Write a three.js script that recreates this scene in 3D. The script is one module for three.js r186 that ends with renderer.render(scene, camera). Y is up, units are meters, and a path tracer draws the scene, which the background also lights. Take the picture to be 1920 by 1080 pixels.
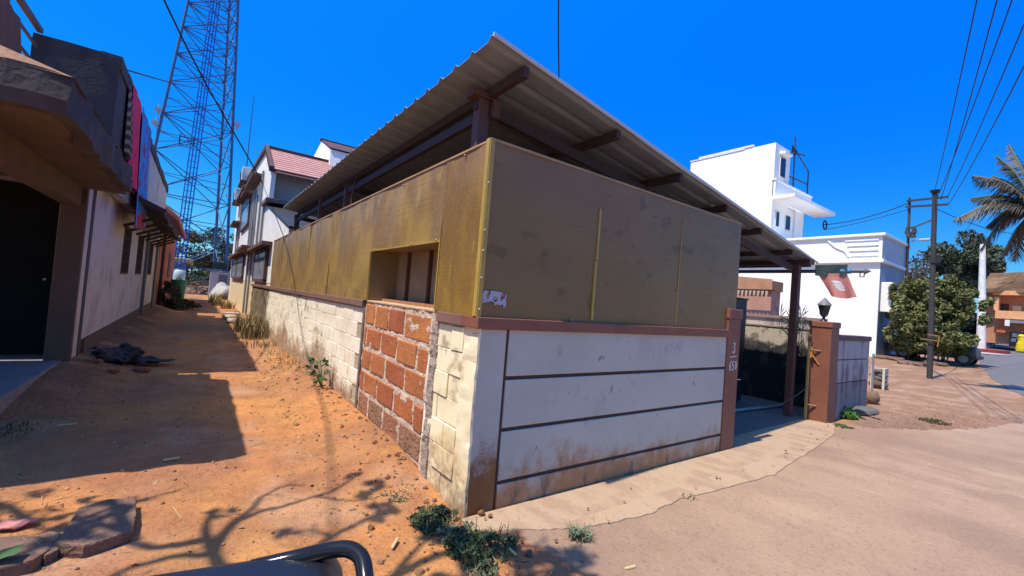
import * as THREE from 'three';
import { mergeGeometries } from 'three/addons/utils/BufferGeometryUtils.js';
import { RoundedBoxGeometry } from 'three/addons/geometries/RoundedBoxGeometry.js';

/* ================= camera, sky, sun, exposure ================= */
const scene = new THREE.Scene();
const EYE = new THREE.Vector3(0, 1.6, 0), FPX = 813.8;
const camera = new THREE.PerspectiveCamera(2 * Math.atan(540 / FPX) * 180 / Math.PI, 16 / 9, 0.05, 3000);
const YAW = 35.7706, PITCH = 1.7134, ROLL = 4.61;
const camAxes = (() => {
  const d = Math.PI / 180, [a, b, c] = [YAW * d, PITCH * d, ROLL * d];
  const fwd = new THREE.Vector3(Math.sin(a) * Math.cos(b), Math.sin(b), -Math.cos(a) * Math.cos(b));
  const r0 = new THREE.Vector3(Math.cos(a), 0, Math.sin(a)), u0 = new THREE.Vector3().crossVectors(r0, fwd);
  // the picture is turned clockwise by ROLL
  const right = r0.clone().multiplyScalar(Math.cos(c)).addScaledVector(u0, Math.sin(c));
  const up = u0.clone().multiplyScalar(Math.cos(c)).addScaledVector(r0, -Math.sin(c));
  return { right, up, fwd };
})();
camera.position.copy(EYE);
camera.quaternion.setFromRotationMatrix(new THREE.Matrix4().makeBasis(camAxes.right, camAxes.up, camAxes.fwd.clone().negate()));
scene.add(camera);

const SUN = new THREE.Vector3(-0.458, 1, 0.006).normalize();
const sun = new THREE.DirectionalLight(new THREE.Color(1, 0.9, 0.75), 5);
sun.position.copy(SUN).multiplyScalar(80).add(new THREE.Vector3(10, 0, -15));
sun.target.position.set(10, 0, -15); scene.add(sun.target);
sun.castShadow = true; sun.shadow.radius = 1.2; sun.shadow.mapSize.set(4096, 4096);
Object.assign(sun.shadow.camera, { left: -50, right: 50, top: 50, bottom: -50, near: 1, far: 260 });
sun.name = 'sun'; scene.add(sun);

{ // clear sky: deep blue overhead, paler low down and round the sun
  const W = 512, H = 256, d = new Float32Array(W * H * 4);
  for (let j = 0; j < H; j++) for (let i = 0; i < W; i++) {
    const el = ((j + 0.5) / H - 0.5) * Math.PI, az = ((i + 0.5) / W - 0.5) * 2 * Math.PI;
    const v = new THREE.Vector3(Math.cos(az) * Math.cos(el), Math.sin(el), Math.sin(az) * Math.cos(el));
    const ang = Math.acos(THREE.MathUtils.clamp(v.dot(SUN), -1, 1)), t = Math.max(0, v.y);
    const low = Math.exp(-t / 0.12), au = 0.9 * Math.exp(-((ang / 0.4) ** 2)), wide = Math.exp(-((ang / 1.25) ** 2));
    const k = (j * W + i) * 4;
    d[k] = 0.5 * low * low + 0.01 * wide * wide + au; d[k + 1] = 0.10 + 0.72 * low + 0.18 * wide + au * 0.97; d[k + 2] = 0.80 + 0.02 * low + 0.03 * wide + au * 0.9; d[k + 3] = 1;
  }
  const sky = new THREE.DataTexture(d, W, H, THREE.RGBAFormat, THREE.FloatType);
  sky.mapping = THREE.EquirectangularReflectionMapping; sky.magFilter = sky.minFilter = THREE.LinearFilter; sky.needsUpdate = true;
  scene.background = sky; scene.environment = sky;
}
const renderer = new THREE.WebGLRenderer({ antialias: true });
renderer.toneMapping = THREE.LinearToneMapping; renderer.toneMappingExposure = 1.25;
renderer.shadowMap.enabled = true;

/* ================= helpers ================= */
function ray(px, py) { return camAxes.fwd.clone().addScaledVector(camAxes.right, (px - 960) / FPX).addScaledVector(camAxes.up, -(py - 540) / FPX); }
const onX = (px, py, x) => { const d = ray(px, py); return EYE.clone().addScaledVector(d, x / d.x); };
const onY = (px, py, y = 0) => { const d = ray(px, py); return EYE.clone().addScaledVector(d, (y - EYE.y) / d.y); };
const onZ = (px, py, z) => { const d = ray(px, py); return EYE.clone().addScaledVector(d, z / d.z); };
let seed = 12345;
const rnd = () => { seed |= 0; seed = seed + 0x6D2B79F5 | 0; let t = Math.imul(seed ^ seed >>> 15, 1 | seed); t = t + Math.imul(t ^ t >>> 7, 61 | t) ^ t; return ((t ^ t >>> 14) >>> 0) / 4294967296; };
const rr = (a, b) => a + (b - a) * rnd();
const V = (x, y, z) => new THREE.Vector3(x, y, z);
const ss = THREE.MathUtils.smoothstep, lerp = THREE.MathUtils.lerp, clamp = THREE.MathUtils.clamp;
const h2 = (x, y, s) => { let n = Math.imul(x, 374761393) + Math.imul(y, 668265263) + Math.imul(s, 1274126177) | 0; n = Math.imul(n ^ n >>> 13, 1274126177); return ((n ^ n >>> 16) >>> 0) / 4294967296; };
function vn(x, y, px = 1e6, py = px, s = 1) {       // value noise, periodic in px, py cells
  const xi = Math.floor(x), yi = Math.floor(y), fx = x - xi, fy = y - yi, u = fx * fx * (3 - 2 * fx), v = fy * fy * (3 - 2 * fy);
  const m = (a, p) => ((a % p) + p) % p, x0 = m(xi, px), x1 = m(xi + 1, px), y0 = m(yi, py), y1 = m(yi + 1, py);
  return lerp(lerp(h2(x0, y0, s), h2(x1, y0, s), u), lerp(h2(x0, y1, s), h2(x1, y1, s), u), v);
}
function fbm(x, y, p = 1e6, o = 5, s = 1) { let a = 0.5, t = 0, w = 0; for (let i = 0; i < o; i++) { t += a * vn(x, y, p, p, s + i); w += a; x *= 2; y *= 2; p *= 2; a *= 0.55; } return t / w; }
const s8 = (l) => 255 * (l <= 0.0031308 ? 12.92 * l : 1.055 * Math.pow(l, 1 / 2.4) - 0.055);
function colorTex(w, h, fn, tile) {                 // fn(u, v) -> linear rgb
  const d = new Uint8Array(w * h * 4);
  for (let j = 0; j < h; j++) for (let i = 0; i < w; i++) { const c = fn((i + 0.5) / w, (j + 0.5) / h), k = (j * w + i) * 4; for (let n = 0; n < 3; n++) d[k + n] = s8(clamp(c[n], 0, 1)); d[k + 3] = c[3] === undefined ? 255 : c[3] * 255; }
  const t = new THREE.DataTexture(d, w, h); t.colorSpace = THREE.SRGBColorSpace; return finish(t, tile);
}
function grayTex(w, h, fn, tile) {
  const d = new Uint8Array(w * h * 4);
  for (let j = 0; j < h; j++) for (let i = 0; i < w; i++) { const c = clamp(fn((i + 0.5) / w, (j + 0.5) / h), 0, 1) * 255, k = (j * w + i) * 4; d[k] = d[k + 1] = d[k + 2] = c; d[k + 3] = 255; }
  return finish(new THREE.DataTexture(d, w, h), tile);
}
function finish(t, tile) { t.magFilter = THREE.LinearFilter; t.minFilter = THREE.LinearMipmapLinearFilter; t.generateMipmaps = true; t.wrapS = t.wrapT = THREE.RepeatWrapping; if (tile) t.repeat.set(1 / tile, 1 / tile); t.needsUpdate = true; return t; }
const mix3 = (a, b, t) => [lerp(a[0], b[0], t), lerp(a[1], b[1], t), lerp(a[2], b[2], t)];
function mat(c, rough = 0.85, o = {}) {
  const m = new (o.physical ? THREE.MeshPhysicalMaterial : THREE.MeshStandardMaterial)({ roughness: rough, side: THREE.DoubleSide });
  if (c) m.color.setRGB(...c); delete o.physical; Object.assign(m, o); return m;
}
// geometry helpers: all give non-indexed geometry with uv in metres
function uvm(g) {
  g = g.index ? g.toNonIndexed() : g;
  if (!g.attributes.normal) g.computeVertexNormals();
  const p = g.attributes.position, uv = new Float32Array(p.count * 2), a = V(), b = V(), c = V();
  for (let i = 0; i < p.count; i += 3) {
    a.fromBufferAttribute(p, i); b.fromBufferAttribute(p, i + 1); c.fromBufferAttribute(p, i + 2);
    const n = b.clone().sub(a).cross(c.clone().sub(a)), ax = Math.abs(n.x), ay = Math.abs(n.y), az = Math.abs(n.z);
    [a, b, c].forEach((q, k) => { const o = (i + k) * 2; if (ax >= ay && ax >= az) { uv[o] = q.z; uv[o + 1] = q.y; } else if (ay >= az) { uv[o] = q.x; uv[o + 1] = q.z; } else { uv[o] = q.x; uv[o + 1] = q.y; } });
  }
  g.setAttribute('uv', new THREE.BufferAttribute(uv, 2)); for (const k of Object.keys(g.attributes)) if (!['position', 'normal', 'uv', 'color'].includes(k)) g.deleteAttribute(k); return g;
}
function box(x0, x1, y0, y1, z0, z1, bev = 0) {
  const w = Math.abs(x1 - x0), h = Math.abs(y1 - y0), d = Math.abs(z1 - z0);
  const g = bev ? new RoundedBoxGeometry(w, h, d, 1, Math.min(bev, w / 2.1, h / 2.1, d / 2.1)) : new THREE.BoxGeometry(w, h, d);
  g.translate((x0 + x1) / 2, (y0 + y1) / 2, (z0 + z1) / 2); return uvm(g);
}
function bar(a, b, w, h = w) {                      // rectangular bar from a to b
  const d = b.clone().sub(a), L = d.length(); d.normalize();
  const g = new THREE.BoxGeometry(w, h, L), up = Math.abs(d.y) > 0.95 ? V(1, 0, 0) : V(0, 1, 0);
  const x = up.clone().cross(d).normalize(), y = d.clone().cross(x);
  g.applyMatrix4(new THREE.Matrix4().makeBasis(x, y, d).setPosition(a.clone().add(b).multiplyScalar(0.5))); return uvm(g);
}
function rod(a, b, r0, r1 = r0, n = 7) {
  const d = b.clone().sub(a), g = new THREE.CylinderGeometry(r1, r0, d.length(), n);
  g.applyQuaternion(new THREE.Quaternion().setFromUnitVectors(V(0, 1, 0), d.clone().normalize())); const m = a.clone().add(b).multiplyScalar(0.5);
  g.translate(m.x, m.y, m.z); return uvm(g);
}
const tube = (pts, r, n = 6, seg = pts.length * 8) => uvm(new THREE.TubeGeometry(new THREE.CatmullRomCurve3(pts), seg, r, n));
function sag(a, b, s, n = 10) { const o = []; for (let i = 0; i <= n; i++) { const t = i / n, p = a.clone().lerp(b, t); p.y -= 4 * s * t * (1 - t); o.push(p); } return o; }
function prism(pts, depth, bev = 0) {               // pts in (x, y), pushed along +z
  const s = new THREE.Shape(pts.map((p) => new THREE.Vector2(p[0], p[1])));
  return uvm(new THREE.ExtrudeGeometry(s, { depth, bevelEnabled: bev > 0, bevelSize: bev, bevelThickness: bev, bevelSegments: 1 }));
}
const merge = (l) => mergeGeometries(l.map((g) => { g = g.index ? g.toNonIndexed() : g; if (!g.attributes.uv) uvm(g); return g; }));
const rotY = (g, a) => g.rotateY(a);
function quad(a, b, c, d) { const g = new THREE.BufferGeometry(); g.setAttribute('position', new THREE.Float32BufferAttribute([a, b, c, a, c, d].flatMap((p) => [p.x, p.y, p.z]), 3)); g.computeVertexNormals(); return uvm(g); }
function rough(g, amp, f = 9, s = 3) {              // uneven surface
  const p = g.attributes.position; for (let i = 0; i < p.count; i++) { const x = p.getX(i), y = p.getY(i), z = p.getZ(i); p.setXYZ(i, x + amp * (2 * vn(y * f + 7.3, z * f, 1e6, 1e6, s) - 1), y + amp * (2 * vn(z * f, x * f + 3.1, 1e6, 1e6, s + 1) - 1), z + amp * (2 * vn(x * f + 1.7, y * f, 1e6, 1e6, s + 2) - 1)); }
  g.computeVertexNormals(); return g;
}
const used = {};
const numbered = (n) => { const k = used[n] = (used[n] ?? -1) + 1; return k ? n + '_' + String(k).padStart(3, '0') : n; };
function tag(o, label, category, group) { o.userData.label = label; o.userData.category = category; if (group) o.userData.group = group; return o; }
function shade(m) { m.castShadow = m.receiveShadow = true; return m; }
function thing(name, label, category, pos = V(0, 0, 0), group) { const o = new THREE.Group(); o.name = numbered(name); o.position.copy(pos); scene.add(o); return tag(o, label, category, group); }
function part(parent, name, geo, material, label) {  // geometry given in world metres, stored about the thing's base
  const g = Array.isArray(geo) ? merge(geo) : geo, off = V(); for (let q = parent; q && q !== scene; q = q.parent) off.sub(q.position);
  g.translate(off.x, off.y, off.z);
  const m = shade(new THREE.Mesh(g, material)); m.name = name; parent.add(m); if (label) m.userData.label = label; return m;
}
function solo(name, geo, material, label, category, pos = V(0, 0, 0), group) { const g = Array.isArray(geo) ? merge(geo) : geo; g.translate(-pos.x, -pos.y, -pos.z); const m = shade(new THREE.Mesh(g, material)); m.name = numbered(name); m.position.copy(pos); scene.add(m); return tag(m, label, category, group); }
function struct(name, geo, material) { const m = shade(new THREE.Mesh(geo, material)); m.name = numbered(name); m.userData.kind = 'structure'; scene.add(m); return m; }

/* ================= textures and materials ================= */
const mottle = colorTex(512, 512, (u, v) => { const f = 0.72 + 0.4 * fbm(u * 8, v * 8, 8, 6, 2) - (vn(u * 128, v * 128, 128, 128, 9) > 0.94 ? 0.12 : 0); return [f, f, f]; }, 1.7);
const bumpFine = grayTex(512, 512, (u, v) => fbm(u * 16, v * 16, 16, 5, 5), 1.1);
const bumpWide = grayTex(512, 512, (u, v) => 0.6 * fbm(u * 6, v * 6, 6, 6, 11) + 0.4 * (1 - Math.abs(2 * fbm(u * 24, v * 24, 24, 3, 12) - 1)), 1.3);
const soil = colorTex(1024, 1024, (u, v) => {
  let c = 0.62 + 0.55 * fbm(u * 10, v * 10, 10, 7, 21); const p = fbm(u * 120, v * 120, 120, 2, 22), q = vn(u * 200, v * 200, 200, 200, 23);
  if (p > 0.68) c *= 1.13; if (p < 0.3) c *= 0.84; if (q > 0.985) c *= 1.25; const t = fbm(u * 5, v * 5, 5, 3, 27);
  return [c * 0.93, c * (0.86 + 0.14 * t), c * (0.8 + 0.3 * t)];
}, 1.9);
const soilBump = grayTex(1024, 1024, (u, v) => 0.55 * fbm(u * 18, v * 18, 18, 6, 31) + 0.3 * ss(fbm(u * 70, v * 70, 70, 2, 33), 0.5, 0.75) + 0.15 * vn(u * 260, v * 260, 260, 260, 35), 1.9);
const streaks = colorTex(512, 1024, (u, v) => {     // rain-streaked old plaster
  const s = fbm(u * 26, v * 2, 26, 4, 41), b = fbm(u * 5, v * 8, 5, 6, 43), g = vn(u * 150, v * 300, 150, 300, 44);
  const k = ss(s * 0.6 + b * 0.55, 0.5, 0.78); return mix3([1, 0.98, 0.95], [0.36, 0.34, 0.33], k * 0.85 + 0.1 * (g - 0.5));
}, 3.2);
const softStreaks = colorTex(512, 1024, (u, v) => { const s = fbm(u * 14, v * 2, 14, 4, 241), b = fbm(u * 6, v * 9, 6, 6, 243), f = 0.9 + 0.18 * fbm(u * 40, v * 60, 40, 3, 245); return mix3([f, 0.98 * f, 0.96 * f], [0.62, 0.58, 0.55], 0.75 * ss(s * 0.5 + b * 0.6, 0.52, 0.74)); }, 3.2);
const ribs = grayTex(64, 256, (u, v) => 0.5 + 0.5 * Math.sin(v * 16 * 2 * Math.PI) * (0.4 + 0.6 * vn(u * 4, v * 4, 4, 4, 47)), 0.25);
const woodTex = colorTex(128, 512, (u, v) => { const f = 0.7 + 0.5 * fbm(u * 18, v * 3, 6, 4, 51); return [f, f, f]; }, 0.7);

const M = {
  dirtDark: mat([0.10, 0.055, 0.03], 1, { map: soil, bumpMap: soilBump, bumpScale: 0.02 }),
  cream: mat([0.70, 0.62, 0.42], 0.9, { map: mottle, bumpMap: bumpFine, bumpScale: 0.012 }),
  mortar: mat([0.36, 0.30, 0.24], 1, { map: mottle, bumpMap: bumpWide, bumpScale: 0.02 }),
  mortarPink: mat([0.60, 0.45, 0.35], 1, { map: mottle, bumpMap: bumpWide, bumpScale: 0.03 }),
  brownPaint: mat([0.235, 0.085, 0.05], 0.62, { map: mottle, bumpMap: bumpFine, bumpScale: 0.003 }),
  brownDark: mat([0.055, 0.026, 0.018], 0.7, { map: mottle }),
  groove: mat([0.075, 0.032, 0.02], 0.8),
  steelDim: mat([0.06, 0.034, 0.034], 0.6, { map: mottle }),
  steelBrown: mat([0.115, 0.052, 0.042], 0.55, { map: mottle }),
  steelDark: mat([0.05, 0.05, 0.055], 0.5, { metalness: 0.3, map: mottle }),
  roofTin: mat([0.22, 0.285, 0.385], 0.55, { metalness: 0.1, map: mottle }),
  plasterOld: mat([0.52, 0.47, 0.45], 0.95, { map: softStreaks, bumpMap: bumpWide, bumpScale: 0.01 }),
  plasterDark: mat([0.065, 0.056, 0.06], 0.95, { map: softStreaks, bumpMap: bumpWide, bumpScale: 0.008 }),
  plasterBrown: mat([0.115, 0.072, 0.057], 0.95, { map: mottle, bumpMap: bumpWide, bumpScale: 0.008 }),
  white: mat([0.82, 0.82, 0.80], 0.8, { map: mottle }),
  whiteBright: mat([0.90, 0.90, 0.88], 0.7, { bumpMap: bumpFine, bumpScale: 0.004 }),
  glass: mat([0.30, 0.32, 0.36], 0.18, { map: mottle }),
  glassDark: mat([0.02, 0.025, 0.035], 0.12),
  black: mat([0.012, 0.012, 0.014], 0.35),
  tileRed: mat([0.30, 0.105, 0.085], 0.7, { map: mottle }),
  tileDark: mat([0.10, 0.04, 0.035], 0.75, { map: mottle }),
  greyMetal: mat([0.28, 0.29, 0.30], 0.45, { metalness: 0.5 }),
  pipe: mat([0.22, 0.21, 0.22], 0.6),
  wire: mat([0.012, 0.012, 0.016], 0.7),
  straw: mat([0.55, 0.42, 0.20], 0.9), bark: mat([0.09, 0.06, 0.045], 0.95, { map: mottle, bumpMap: bumpWide, bumpScale: 0.02 }),
  stone: mat([0.20, 0.115, 0.078], 0.95, { map: soil, bumpMap: soilBump, bumpScale: 0.02 }), stoneGrey: mat([0.13, 0.12, 0.115], 0.95, { map: mottle, bumpMap: bumpWide, bumpScale: 0.03 }),
  towerSteel: mat([0.05, 0.12, 0.26], 0.55, { metalness: 0.3 }), towerBlue: mat([0.015, 0.13, 0.62], 0.5),  // towerSteel has the blue of distant haze mixed into its colour
};
const leafMat = (c) => mat(c, 0.75, { vertexColors: true });

/* ================= ground ================= */
const bump2 = (x, c, w) => Math.exp(-(((x - c) / w) ** 2));
function gh(x, z) {
  let y = 0;
  y += 0.24 * (1 - ss(x, -1.5, -0.55)) * ss(-z, 5.4, 8.2);                       // bank along the old house
  if (x < 1.75) y += 0.15 * ss(x, 0.95, 1.66) * ss(-z, 2.8, 4.2) * (1 - 0.8 * ss(-z, 8, 12));
  y += 0.028 * Math.max(0, x - 29) * ss(x, 26, 34);                              // the street climbs away
  y += 0.10 * Math.exp(-(((x - 34) / 2.2) ** 2) - (((z + 6.6) / 1.6) ** 2));
  y += 0.10 * Math.exp(-(((x - 10.1) / 0.8) ** 2) - (((z + 2.45) / 0.28) ** 2)); // soil heap by the low wall
  if (z > -3) y += 0.03 * (1 - ss(x + 0.5 * (fbm(x * 2, z * 2, 1e6, 3, 69) - 0.5), 1.55, 2.25)) * ss(z, -2.75, -2.3);
  const near = Math.exp(-(x * x + z * z) / 260);
  const rough = x < 1.6 || z < -2.8 && x > 10.7 ? 1 : ss(x, 9, 11) * ss(-z, 1.2, 2.2) * 0.8 + 0.18;
  y += near * rough * (0.05 * (fbm(x * 0.9, z * 0.9, 1e6, 4, 61) - 0.5) + 0.022 * (fbm(x * 5, z * 5, 1e6, 3, 63) - 0.5) + 0.012 * (fbm(x * 13, z * 13, 1e6, 2, 64) - 0.5));
  return y;
}
{
  const axis = (a, b, step, lo, hi) => { const o = []; for (let v = a; v <= b; v += step) o.push(v); let s = step; for (let v = b; v < hi;) { s *= 1.09; v += s; o.push(v); } s = step; const l = []; for (let v = a; v > lo;) { s *= 1.09; v -= s; l.push(v); } return l.reverse().concat(o); };
  const xs = axis(-2, 11, 0.05, -900, 1400), zs = axis(-9, -0.2, 0.05, -1400, 600);
  const P = [], C = [], U = [], I = [];
  for (const z of zs) for (const x of xs) {
    P.push(x, gh(x, z), z); U.push(x, z);
    const n = fbm(x * 0.7 + 9, z * 0.7, 1e6, 5, 65), n2 = fbm(x * 2.3, z * 2.3 + 4, 1e6, 4, 67);
    let c = mix3([0.48, 0.20, 0.064], [0.37, 0.165, 0.066], ss(n, 0.35, 0.65));
    c = mix3(c, [0.50, 0.235, 0.072], 0.7 * ss(n2, 0.55, 0.75)); c = mix3(c, [0.33, 0.14, 0.07], 0.75 * ss(fbm(x * 1.1 + 31, z * 0.8, 1e6, 5, 261), 0.5, 0.66)); c = mix3(c, [0.45, 0.25, 0.14], 0.6 * ss(fbm(x * 1.7 + 3, z * 1.5 + 8, 1e6, 5, 263), 0.56, 0.72));
    const lane = ss(x + 0.8 * (n2 - 0.5), 1.7, 2.6) * ss(z + 0.25 * (n - 0.5), -2.9, -2.3);   // dusty hard lane before the wall
    c = mix3(c, mix3([0.29, 0.18, 0.12], [0.24, 0.14, 0.095], ss(n, 0.3, 0.7)), lane);
    const far = ss(x, 8.8, 11.5) * (1 - ss(z - 0.05 * x, -2.2, -1.4));
    c = mix3(c, mix3([0.30, 0.16, 0.085], [0.40, 0.24, 0.15], ss(n2, 0.4, 0.7)), far);
    const damp = Math.exp(-(((x - 10.6) / 1.9) ** 2) - (((z + 1.95 - 0.1 * (x - 10)) / 0.32) ** 2)); c = mix3(c, [0.17, 0.08, 0.05], 0.75 * damp * ss(n2, 0.3, 0.6));
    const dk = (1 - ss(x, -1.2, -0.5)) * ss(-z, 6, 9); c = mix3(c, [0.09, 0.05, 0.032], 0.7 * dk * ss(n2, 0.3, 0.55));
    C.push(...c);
  }
  const w = xs.length; for (let j = 0; j < zs.length - 1; j++) for (let i = 0; i < w - 1; i++) { const a = j * w + i; I.push(a, a + w, a + 1, a + 1, a + w, a + w + 1); }
  const g = new THREE.BufferGeometry(); g.setAttribute('position', new THREE.Float32BufferAttribute(P, 3)); g.setAttribute('uv', new THREE.Float32BufferAttribute(U, 2)); g.setAttribute('color', new THREE.Float32BufferAttribute(C, 3)); g.setIndex(I); g.computeVertexNormals();
  struct('ground', g, mat([1, 1, 1], 1, { map: soil, vertexColors: true, bumpMap: soilBump, bumpScale: 0.014 }));
}
function draped(poly, y, cell, jag) {               // a thin slab following the ground, outline poly [[x, z], ...]
  const s = new THREE.Shape(); const pts = [];
  for (let i = 0; i < poly.length; i++) { const a = poly[i], b = poly[(i + 1) % poly.length], n = Math.max(1, Math.round(Math.hypot(b[0] - a[0], b[1] - a[1]) / cell)); for (let k = 0; k < n; k++) { const t = k / n; pts.push(new THREE.Vector2(lerp(a[0], b[0], t) + rr(-jag, jag), -(lerp(a[1], b[1], t) + rr(-jag, jag)))); } }
  s.setFromPoints(pts); const g = new THREE.ExtrudeGeometry(s, { depth: 0.1, bevelEnabled: false }); g.rotateX(-Math.PI / 2); g.translate(0, y - 0.1, 0); return uvm(g);
}
const concreteMap = colorTex(1024, 512, (u, v) => { const f = fbm(u * 7, v * 5, 7, 6, 71), k = ss(fbm(u * 14, v * 9, 14, 4, 73), 0.45, 0.7), q = fbm(u * 170, v * 120, 170, 2, 75); return mix3([0.40, 0.28, 0.178], [0.32, 0.208, 0.135], k * 0.7 + (f - 0.5)).map((c) => c * (q > 0.7 ? 0.85 : 1) * (0.85 + 0.3 * f)); }, 2.3);
struct('yard_floor', draped([[5.49, -2.953], [5.49, -9], [9.45, -9], [9.45, -3.03], [8.37, -3.024]], 0.03, 9, 0), mat([0.16, 0.14, 0.125], 0.9, { map: mottle, bumpMap: bumpFine, bumpScale: 0.006 }));  // concrete coloured darker here to carry the shade under the roof
{
  const crack = []; const key = [[1.66, -2.52], [2.0, -2.36], [2.35, -2.2], [3.0, -2.1], [3.5, -2.15], [4.2, -2.08], [5.0, -2.03], [6.4, -2.2], [7.7, -2.36], [8.6, -2.62]];
  for (let i = 0; i < key.length - 1; i++) for (let k = 0; k < 9; k++) { const t = k / 9; crack.push([lerp(key[i][0], key[i + 1][0], t) + rr(-0.008, 0.008), lerp(key[i][1], key[i + 1][1], t) + rr(-0.01, 0.01)]); } crack.push(key.at(-1));
  const slab = (poly, y) => { const g = new THREE.ExtrudeGeometry(new THREE.Shape(poly.map(([x, z]) => new THREE.Vector2(x, -z))), { depth: 0.1, bevelEnabled: true, bevelSize: 0.004, bevelThickness: 0.004, bevelSegments: 1 }); g.rotateX(-Math.PI / 2); g.translate(0, y - 0.104, 0); return uvm(g); };
  struct('concrete_apron', slab([[8.37, -3.015], [5.485, -2.95], [5.48, -2.69], [1.66, -2.69], ...crack], 0.022), mat([1, 1, 1], 0.93, { map: concreteMap, bumpMap: bumpFine, bumpScale: 0.004 }));
  const laneMap = colorTex(1024, 1024, (u, v) => {
    const n = fbm(u * 5, v * 5, 5, 6, 271), n2 = fbm(u * 17, v * 17, 17, 5, 273), g = fbm(u * 420, v * 420, 420, 2, 275), w = fbm(u * 9 + 0.3 * n, v * 4, 9, 5, 277);
    let c = mix3([0.345, 0.228, 0.150], [0.265, 0.168, 0.113], ss(n, 0.3, 0.72)); c = mix3(c, [0.40, 0.27, 0.178], 0.6 * ss(w, 0.55, 0.72)); c = mix3(c, [0.20, 0.12, 0.085], 0.3 * ss(n2, 0.5, 0.8)); return c.map((q) => q * (g > 0.7 ? 0.82 : g < 0.28 ? 1.08 : 1) * (0.92 + 0.16 * n2));
  }, 6.5);
  const rim = [[8.62, -2.6], [9.1, -2.2], [9.9, -1.8], [11, -1.45], [12.5, -1.15], [15, -0.7], [17.5, 0.1], [17, 2.5], [1.2, 2.5], [1.3, 0], [1.45, -1.2], [1.6, -2.0]], edge = []; rim.forEach((a, i) => { const b = rim[(i + 1) % rim.length], n = i < 6 ? 14 : i > 7 ? 10 : 2; if (i === rim.length - 1) { edge.push(a); return; } for (let k = 0; k < n; k++) edge.push([lerp(a[0], b[0], k / n) + rr(-0.04, 0.04), lerp(a[1], b[1], k / n) + rr(-0.05, 0.05)]); });
  struct('concrete_lane', slab([...crack.map(([x, z]) => [x, z + 0.007]), ...edge], 0.014), mat([1, 1, 1], 0.95, { map: laneMap, bumpMap: soilBump, bumpScale: 0.005 }));
}
{ // asphalt street climbing away at the right
  const g = new THREE.BufferGeometry(), P = [], U = [], I = [], line = [[18.5, -0.9, 3], [21, -1.7, 4], [26, -2.7, 5], [36, -4.3, 5], [48, -6.3, 2], [62, -9.4, 0], [85, -12.6, -3], [140, -19, -8]];
  const c = new THREE.CatmullRomCurve3(line.map((l) => V(l[0], l[2], l[1])));
  for (let i = 0; i <= 60; i++) { const p = c.getPoint(i / 60); for (let k = 0; k <= 6; k++) { const z = lerp(p.z + (k ? 0 : 0.25 * (fbm(p.x, 3, 1e6, 3, 5) - 0.5)), p.y, k / 6), x = p.x; P.push(x, gh(x, z) + 0.012, z); U.push(x, z); } }
  for (let i = 0; i < 60; i++) for (let k = 0; k < 6; k++) { const a = i * 7 + k; I.push(a, a + 7, a + 1, a + 1, a + 7, a + 8); }
  g.setAttribute('position', new THREE.Float32BufferAttribute(P, 3)); g.setAttribute('uv', new THREE.Float32BufferAttribute(U, 2)); g.setIndex(I); g.computeVertexNormals();
  struct('road', g, mat([0.135, 0.13, 0.135], 0.9, { map: mottle, bumpMap: bumpFine, bumpScale: 0.008 }));
}

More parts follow.
